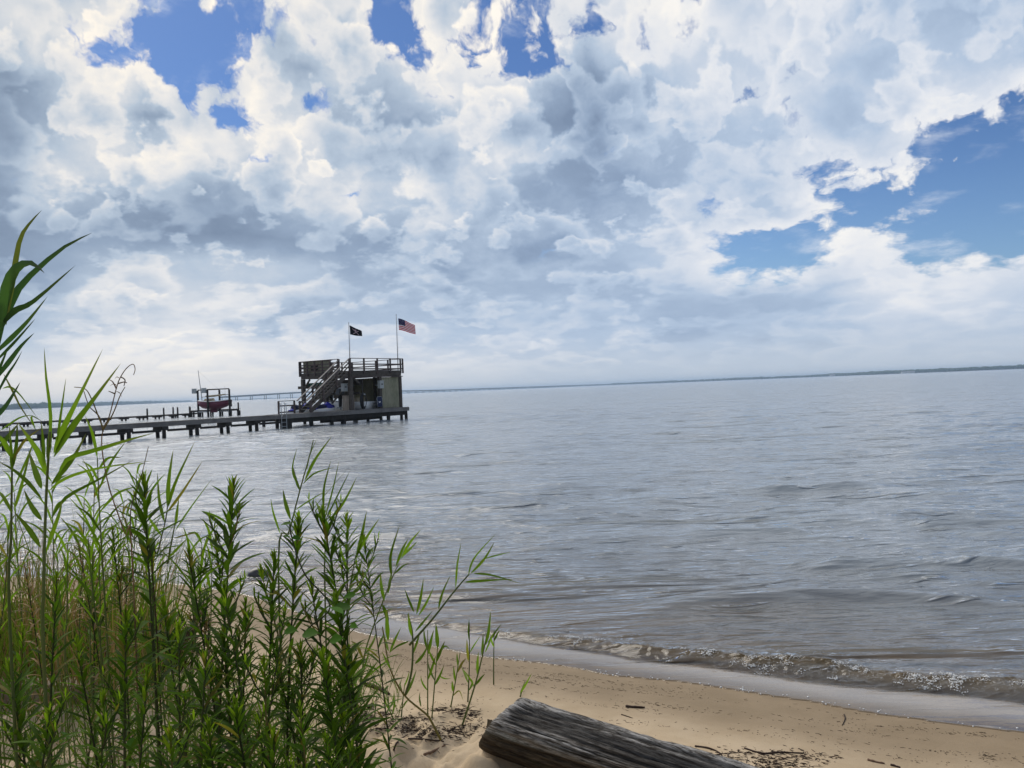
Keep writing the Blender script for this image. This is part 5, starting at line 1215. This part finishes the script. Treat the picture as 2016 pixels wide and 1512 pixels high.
def weed(px, py, D_, label, group, size=1.0, seed=0):
    q = random.Random(seed * 77 + int(px)); top = at_d(px, py, D_)
    bx, by = top.x + q.uniform(-0.17, 0.17), top.y + q.uniform(-0.1, 0.1); gz = zs1(bx, by); base = Vector((bx, by, gz))
    o = thing('leafy_weed', base, label, 'weed', group)
    mid = (top - base) * 0.55 + Vector((q.uniform(-.05, .05), q.uniform(-.04, .04), 0))
    C = catmull([(0, 0, -0.02), mid, top - base], 40); H = (top - base).length
    MB().tube(C[::2], [0.0055 * size * (1 - 0.7 * i / 20) for i in range(21)], 6).build('stem', M['stem'], o, True)
    zmin = max(0.12, at_d(px, 1640, D_).z - gz)          # bare stem below the thicket
    s_ = 0.0; ang = q.uniform(0, 6.28); hb = (q.uniform(0.75, 1.15), q.uniform(-14, 8), q.uniform(0.80, 1.25)); gap = (q.uniform(0.2, 0.6), q.uniform(0.03, 0.10))
    while True:
        h_ = H - s_
        if h_ < zmin: break
        t = h_ / H * 40; j = min(int(t), 39); p = C[j].lerp(C[j + 1], t - j)
        ang += 2.4 + q.uniform(-.3, .3); f = min(1.0, s_ / 0.40)
        ln = (0.026 + 0.043 * min(1, s_ / 0.14) + 0.026 * f) * q.uniform(0.7, 1.25) * size * (1 + (hb[0] - 1) * min(1, s_ / 0.15))
        elv = R_(80 - 22 * min(1, s_ / 0.16) - 22 * f + hb[1] * min(1, s_ / 0.1) + q.uniform(-15, 15))
        d_ = Vector((math.cos(ang) * math.cos(elv), math.sin(ang) * math.cos(elv), math.sin(elv)))
        ms = LV_Y if s_ < 0.06 + q.uniform(-.02, .05) else (LV_M if s_ < 0.5 else (LV_O if q.random() < .6 else LV_M))
        me = q.choice(ms)
        if not (gap[0] < s_ < gap[0] + gap[1]) or q.random() < 0.35: link('leaf', me, None, o, p, orient(d_, q), (ln * q.uniform(.85, 1.2), ln, ln))
        s_ += (0.0040 if s_ < 0.05 else 0.0068 if s_ < 0.35 else 0.0105) * q.uniform(0.7, 1.3) * (hb[2] if s_ > 0.08 else 1.0)
    # short side tips close to the crown
    for k in range(q.choice((0, 1, 2, 3))):
        hh = H - q.uniform(0.10, 0.32); t = hh / H * 40; j = min(int(t), 39); p = C[j]; a_ = q.uniform(0, 6.28)
        e_ = p + Vector((math.cos(a_) * 0.05, math.sin(a_) * 0.05, q.uniform(0.07, 0.12)))
        br2 = MB().tube([p, p.lerp(e_, .5) + Vector((0, 0, -.01)), e_], 0.002, 5).build('branch', M['stem'], o)
        for i in range(11):
            pp = p.lerp(e_, 0.35 + 0.65 * i / 10); an = i * 2.4; el_ = R_(45 + 30 * i / 10)
            d_ = Vector((math.cos(an) * math.cos(el_), math.sin(an) * math.cos(el_), math.sin(el_))); ln = 0.055 - 0.022 * i / 10
            link('leaf', q.choice(LV_Y if i > 6 else LV_M), None, br2, pp, orient(d_, q), (ln, ln, ln))
    return o
GW = 'leafy weeds in the foreground thicket'
prom = [(283, 945, 2.5, 'tall leafy weed topped left of centre, highest on the left of the thicket', 1.1), (461, 955, 2.45, 'tall leafy weed standing apart as the highest spire of the thicket', 1.1),
        (371, 1090, 2.35, 'leafy weed of middle height between the two tallest weed spires', 1.0), (588, 1022, 2.5, 'leafy weed with a pale tip just left of the fanned reed', 1.05),
        (634, 1008, 2.62, 'leafy weed topping out right beside the fanned reed stem', 1.0), (683, 1020, 2.7, 'rightmost of the taller leafy weeds', 1.0),
        (540, 1096, 2.4, 'leafy weed left of the pale tipped one and lower', 0.95), (424, 1062, 2.75, 'slender leafy weed tucked behind the highest spire', 0.9),
        (222, 1046, 2.6, 'leafy weed leaning left of the left hand tall weed', 0.95), (112, 1136, 2.3, 'leafy weed beside the large fresh reed stem', 0.95),
        (184, 1138, 2.9, 'thin leafy weed seen against the sand between the reeds', 0.9), (512, 1120, 2.7, 'leafy weed in front of the small dark stone', 0.9), (716, 1060, 2.85, 'narrow leafy weed at the right edge of the thicket', 0.7)]
for i, (px, py, D_, lab, sz) in enumerate(prom): weed(px, py, D_, lab, GW, sz, i)
fill = [(440, 1152, 2.2), (612, 1150, 2.35), (660, 1178, 2.45), (562, 1200, 2.2), (352, 1235, 2.15), (248, 1215, 2.2), (150, 1262, 2.15), (18, 1310, 2.15), (405, 1300, 2.05), (520, 1302, 2.05),
        (688, 1285, 2.5), (205, 1372, 1.95), (98, 1402, 1.95), (462, 1392, 1.9), (590, 1395, 1.9), (672, 1405, 2.2), (320, 1180, 2.7), (335, 1440, 1.85), (484, 1190, 2.35), (636, 1295, 2.15), (290, 1330, 2.0), (540, 1450, 1.85), (640, 1455, 1.95), (410, 1430, 1.9), (440, 1250, 2.3), (385, 1180, 2.6), (530, 1245, 2.4), (592, 1280, 2.3), (45, 1240, 2.4)]
for i, (px, py, D_) in enumerate(fill): weed(px, py, D_, 'short leafy weed packed in the dark lower part of the thicket', 'short leafy weeds filling the thicket', 0.82 + 0.38 * ((i * 37) % 11) / 10, 50 + i)
LV_D = leaf_set('drygrass', [(0.5, 0.5, 0.10), (0.8, 0.6, 0.09)], 'withered_leaf')
_keep = (LV_Y, LV_M, LV_O); LV_Y, LV_M, LV_O = LV_D, LV_D, LV_D
for i, (px, py, D_) in enumerate([(155, 1075, 2.8), (250, 1120, 2.9), (48, 1110, 2.7), (400, 1205, 2.5)]): weed(px, py, D_, 'withered brown weed stem among the green ones on the left', 'withered weeds in the thicket', 0.75, 90 + i)
LV_Y, LV_M, LV_O = _keep

# vine with rounder leaves climbing through the right of the thicket
def ovate(nm):
    V = [(0, 0, 0)]; ring = []
    for i in range(1, 14):
        a = i / 14; x = 0.36 * math.sin(math.pi * a ** 0.75); ring.append((x, a, 0.16 * x))
    V += ring; V.append((0, 1.05, -0.12)); V += [(-x, y, z) for x, y, z in ring]; mid = [(0, y, 0) for _, y, _ in ring]; o_ = len(V); V += mid
    F = []
    nR = len(ring)
    for i in range(nR - 1): F += [(1 + i, 2 + i, o_ + i + 1, o_ + i), (o_ + i, o_ + i + 1, nR + 3 + i, nR + 2 + i)]
    F += [(0, 1, o_), (0, o_, nR + 2), (nR, nR + 1, o_ + nR - 1), (o_ + nR - 1, nR + 1, 2 * nR + 1)]
    me = bpy.data.meshes.new(nm); me.from_pydata(V, [], F); me.materials.append(M['vine']); me.polygons.foreach_set('use_smooth', [True] * len(F)); return me
OV = ovate('leaf'); vb = at_d(600, 1500, 2.3); vb = Vector((vb.x, vb.y, zs1(vb.x, vb.y)))
vn = thing('climbing_vine', vb, 'climbing vine with rounder bright leaves on the right of the thicket', 'vine')
VP = [(600, 1620), (590, 1500), (610, 1400), (640, 1320), (600, 1250), (650, 1195), (600, 1130), (575, 1060), (570, 1025)]
vpts = [at_d(x, y, 2.28 + 0.03 * math.sin(i)) - vb for i, (x, y) in enumerate(VP)]; vpts = [Vector((0, 0, -0.02))] + vpts
MB().tube(catmull(vpts, 60), 0.0022, 5).build('stem', M['stem'], vn, True)
q = random.Random(4)
for (x, y, s_) in [(650, 1195, .062), (690, 1193, .066), (595, 1250, .06), (560, 1242, .052), (515, 1178, .05), (640, 1325, .05), (530, 1400, .05), (610, 1400, .055), (575, 1030, .035), (560, 1056, .034), (592, 1060, .03), (505, 1330, .045), (650, 1260, .05), (470, 1300, .045), (700, 1170, .04), (575, 1470, .06), (640, 1480, .05), (120, 1440, .05), (250, 1460, .055), (420, 1480, .055), (690, 1230, .03), (660, 1130, .03), (545, 1170, .04)]:
    p = at_d(x, y, 2.27 + q.uniform(-.1, .05)) - vb; a = q.uniform(-0.4, 0.4) if q.random() < .6 else q.uniform(2.7, 3.5)
    d_ = Vector((math.cos(a), -0.5 + q.uniform(-.3, .3), q.uniform(-.35, .25)))
    link('leaf', OV, None, vn, p, orient(d_, q, 0.9), (s_ * .8, s_ * .85, s_ * 1.3))

# thin grass and dead thatch behind the weeds
def grass_mass(name, label, n_, posf, hf, wf, mat_, lean, cat):
    VV = []; FF = []; al = []
    for i in range(n_):
        p = posf(i)
        if p is None: continue
        hh = hf(i); a = nr.uniform(0, 6.28); ln = lean * nr.uniform(0.2, 1.0)
        tip = p + Vector((math.cos(a) * ln * hh, math.sin(a) * ln * hh, hh * (1 - 0.35 * ln))); md = p.lerp(tip, 0.5) + Vector((0, 0, 0.16 * ln * hh))
        V, F, aa = blade([p, md, tip], wf(i), 0.3, nr.uniform(-1, 1), 4, 0.25, minw=0.5); b_ = len(VV); VV += V; FF += [tuple(k + b_ for k in f_) for f_ in F]; al += aa
    me = np_mesh(name, np.array([tuple(v_) for v_ in VV]), np.array(FF)); me.materials.append(mat_); attr(me, 'along', al)
    return tag(link(name, me), label, cat, None, 'stuff')
def zone(x0, x1, y0, y1, bias=1.0):
    def f(i):
        px = x0 + (x1 - x0) * nr.random() ** bias; py = nr.uniform(y0, y1); return on_sand(px, py, -0.01)
    return f
grass_mass('tall_thin_grass', 'tall thin green grass crowding the bank at the left', 760, zone(-260, 340, 1240, 1420, 0.9), lambda i: nr.uniform(0.4, 0.9) + 0.6 * nr.random() ** 3, lambda i: nr.uniform(0.004, 0.011), M['grass'], 0.5, 'grass')
grass_mass('dry_tall_grass', 'dry brown grass stalks mixed into the bank at the left', 760, zone(-260, 330, 1250, 1420, 1.2), lambda i: nr.uniform(0.4, 1.25), lambda i: nr.uniform(0.003, 0.008), M['drygrass'], 0.45, 'grass')
grass_mass('dead_thatch', 'dark matted heap of dead grass behind the weeds', 3600, zone(-260, 365, 1262, 1330, 0.8), lambda i: nr.uniform(0.12, 0.40), lambda i: nr.uniform(0.004, 0.012), M['thatch'], 1.3, 'grass')
grass_mass('low_green_grass', 'low green grass at the foot of the weeds', 900, zone(-100, 690, 1330, 1560, 1.0), lambda i: nr.uniform(0.08, 0.40), lambda i: nr.uniform(0.003, 0.009), M['grass'], 0.8, 'grass')
grass_mass('sparse_thin_grass', 'sparse thin grass at the right foot of the thicket', 70, zone(690, 790, 1345, 1420, 1.3), lambda i: nr.uniform(0.10, 0.38), lambda i: nr.uniform(0.0025, 0.006), M['grass'], 0.8, 'grass')

# squared timber and a stub of post in the grass
p0_ = on_sand(-120, 1392); p1_ = on_sand(181, 1390); ho_ = Vector((p1_.x, p1_.y, p1_.z))
M['oldtimber'] = weathered('old_pale_timber', (0.25, 0.19, 0.125), (0.34, 0.27, 0.185), (0.20, 0.15, 0.095), 4.0)
bmx = bmesh.new(); bmesh.ops.create_cube(bmx, size=1.0)
LT = (p1_ - p0_).length
bmesh.ops.scale(bmx, vec=(LT, 0.16, 0.14), verts=bmx.verts); bmesh.ops.subdivide_edges(bmx, edges=[e for e in bmx.edges if abs((e.verts[0].co - e.verts[1].co).x) > 0.3], cuts=14)
bmesh.ops.bevel(bmx, geom=[e for e in bmx.edges if e.calc_face_angle(0) > 0.5], offset=0.012, segments=2, affect='EDGES')
for v_ in bmx.verts: v_.co += Vector((0, rng.uniform(-.003, .003), rng.uniform(-.003, .003)))
me = bpy.data.meshes.new('squared_timber'); bmx.to_mesh(me); bmx.free()
ob = link('squared_timber', me, M['oldtimber'], None, (p0_ + p1_) / 2 + Vector((0, 0.08, 0.05))); dv = p1_ - p0_
ob.rotation_euler = (0, -math.atan2(dv.z, math.hypot(dv.x, dv.y)), math.atan2(dv.y, dv.x)); tag(ob, 'pale squared timber half hidden in the grass at lower left', 'timber')
p = on_sand(122, 1352); s_ = thing('post_stub', p, 'short splintered post stub standing behind the squared timber', 'post')
MB().tube([(0, 0, -0.05), (0, 0, 0.04), (0.005, 0, 0.10)], [0.035, 0.034, 0.031], 9).build('post', M['oldtimber'], s_)
MB().prism([(-0.03, -0.02, 0.1), (0.028, -0.02, 0.1), (0.028, 0.02, 0.1), (-0.03, 0.02, 0.1)], [(-0.028, -0.015, 0.118), (-0.005, -0.01, 0.112), (0.0, 0.012, 0.112), (-0.02, 0.018, 0.13)]).build('splinter', M['oldtimber'], s_)

# ------------------------------------------------------------------ beach litter
def stick(name, label, cat, pxs, thick_px, mat_, group=None, lift=0.0):
    P = [on_sand(x, y, lift) for x, y in pxs]; b = P[0].copy(); k = P[0].y / FPX
    rr = thick_px * k * 0.5; P = [p - b + Vector((0, 0, rr * 0.6)) for p in P]; c = catmull(P, 10)
    q = random.Random(label); c = [p + Vector((q.uniform(-1, 1), q.uniform(-1, 1), q.uniform(-.5, .5))) * rr * 0.25 for p in c]
    return tag(link(name, MB().tube(c, [rr * q.uniform(.75, 1.1) * (1 - 0.5 * (i / 10) ** 3) for i in range(11)], 7).mesh(name, mat_, True), None, None, b), label, cat, group)
GS = 'twigs and sticks on the sand'
stick('dark_stick', 'short straight black stick lying alone on the damp sand', 'stick', [(1231, 1392), (1250, 1393.5), (1269, 1394)], 6, M['twig'], GS)
stick('small_twig', 'tiny thin twig just below the straight black stick', 'stick', [(1223, 1407), (1245, 1414)], 2.5, M['twig'], GS)
stick('driftwood_piece', 'dark driftwood piece lying beside the right foot of the thicket', 'driftwood', [(718, 1350), (735, 1354), (750, 1360), (767, 1369)], 9, M['twig'], GS)
stick('bark_strip', 'brown bark strip on the lumpy sand left of the log', 'bark', [(836, 1487), (855, 1480), (877, 1468)], 6, M['drytwig'], GS)
stick('forked_stick', 'short brown stick pointing up the beach below the debris', 'stick', [(775, 1478), (783, 1461), (803, 1447)], 4, M['twig'], GS)
stick('long_stick', 'long dark stick lying at the foot of the tallest sand reed', 'stick', [(804, 1455), (840, 1458), (874, 1461)], 4, M['twig'], GS)
stick('root_strand', 'dark root strand on the sand right of the log', 'root', [(1466, 1474), (1500, 1484), (1540, 1482), (1583, 1484)], 4, M['twig'], GS)
stick('root_strand', 'dark forked root strand beside the log edge', 'root', [(1368, 1470), (1395, 1474), (1415, 1482), (1424, 1494)], 4, M['twig'], GS)
stick('wood_chip', 'flat reddish wood chip near the lower right edge', 'wood chip', [(1709, 1497), (1725, 1501), (1742, 1504)], 5, M['drytwig'], GS)
stick('wood_chip', 'small dark wood chip below the reddish one at the bottom edge', 'wood chip', [(1754, 1507), (1773, 1512)], 5, M['twig'], GS)
stick('curled_twig', 'thin curled twig standing on the damp sand at right', 'twig', [(1662, 1407), (1664, 1416), (1658, 1428)], 2.5, M['twig'], GS)
stick('seed_pod', 'dark oval pod on the sand by the thicket', 'pod', [(723, 1393), (736, 1388)], 7, M['twig'], GS)
LP = []; LQ = []
def frag(p, ln, rad_):
    a = nr.uniform(0, 6.28) if nr.random() < 0.3 else nr.normal(-0.5, 0.3); d_ = Vector((math.cos(a), math.sin(a), nr.normal(0, 0.08))) * ln
    s2 = Vector((-d_.y, d_.x, 0)).normalized() * rad_; u2 = Vector((0, 0, rad_)); md = p + d_ * 0.5 + s2 * nr.normal(0, 1.5); b_ = len(LP)
    for c, k in ((p, 0.8), (md, 1.0), (p + d_, 0.3)): LP.extend([tuple(c - s2 * k), tuple(c + u2 * k * 1.6), tuple(c + s2 * k)])
    for i in (0, 3): LQ.extend([(b_ + i, b_ + i + 1, b_ + i + 4, b_ + i + 3), (b_ + i + 1, b_ + i + 2, b_ + i + 5, b_ + i + 4)])
sel = SH[(SH[:, 0] > -3.2) & (SH[:, 0] < 4.8) & (SH[:, 1] > 2.5)]
seglen = np.hypot(*np.diff(sel, axis=0).T)
for i in range(6500):
    t = nr.random() * (len(sel) - 1); j = int(t); p = sel[j] + (sel[min(j + 1, len(sel) - 1)] - sel[j]) * (t - j); d_ = sel[min(j + 1, len(sel) - 1)] - sel[max(j - 1, 0)]; d_ = d_ / np.hypot(*d_); nrm = np.array([-d_[1], d_[0]])
    off = nr.choice([0.24, 0.42, 0.62, 0.85, 1.06, 1.3], p=[.18, .24, .22, .17, .11, .08]) + 0.10 * float(fbm(np.array([p[0] * 1.1]), np.array([p[1] * 1.1]), 3, 44)[0]) * 2 + nr.normal(0, 0.022 if nr.random() < .6 else 0.09)
    if float(vnoise(np.array([p[0] * 2.3 + off * 7]), np.array([off * 9.0]), 19)[0]) < 0.46: continue
    x, y = p - nrm * off if _lut(SS, p[0] - nrm[0] * off, p[1] - nrm[1] * off) < 0 else p + nrm * off
    frag(Vector((x, y, zs1(x, y) + 0.001)), nr.uniform(0.003, 0.012) if nr.random() < 0.75 else nr.uniform(0.012, 0.035), nr.uniform(0.0005, 0.0014))
for (x0, y0, x1, y1, n_, spx, spy) in [(690, 1402, 830, 1420, 260, 22, 5), (700, 1425, 870, 1440, 330, 26, 6), (850, 1445, 945, 1432, 260, 22, 7), (850, 1396, 900, 1400, 90, 14, 3), (905, 1398, 935, 1412, 120, 14, 5), (1400, 1486, 1640, 1490, 260, 26, 7), (1480, 1500, 1560, 1508, 140, 22, 6), (740, 1410, 900, 1450, 200, 50, 18), (690, 1340, 720, 1400, 60, 14, 14)]:
    for i in range(n_):
        t = nr.random(); p = on_sand(x0 + (x1 - x0) * t + nr.normal(0, spx), y0 + (y1 - y0) * t + nr.normal(0, spy), 0.001); frag(p, nr.uniform(0.010, 0.055) * (0.5 if nr.random() < .5 else 1), nr.uniform(0.0008, 0.0026))
me = np_mesh('wrack', np.array(LP), np.array(LQ), False); me.materials.append(M['twig'])
tag(link('beach_wrack', me), 'dark specks and scraps of plant litter in lines along the beach', 'litter', None, 'stuff')

# ------------------------------------------------------------------ hazy air over the bay
m, n, o = mat('haze'); pv = n.add('ShaderNodeVolumePrincipled')
pv.inputs['Color'].default_value = (0.58, 0.77, 1.0, 1); pv.inputs['Density'].default_value = 1.35e-4; pv.inputs['Anisotropy'].default_value = 0.2
n.l.new(pv.outputs[0], o.inputs['Volume'])
hb = MB().box((-9900, -9900, -8.0), (9900, 9900, 36.0)).build('haze', m); tag(hb, 'thin pale haze lying over the bay', 'haze', None, 'stuff')
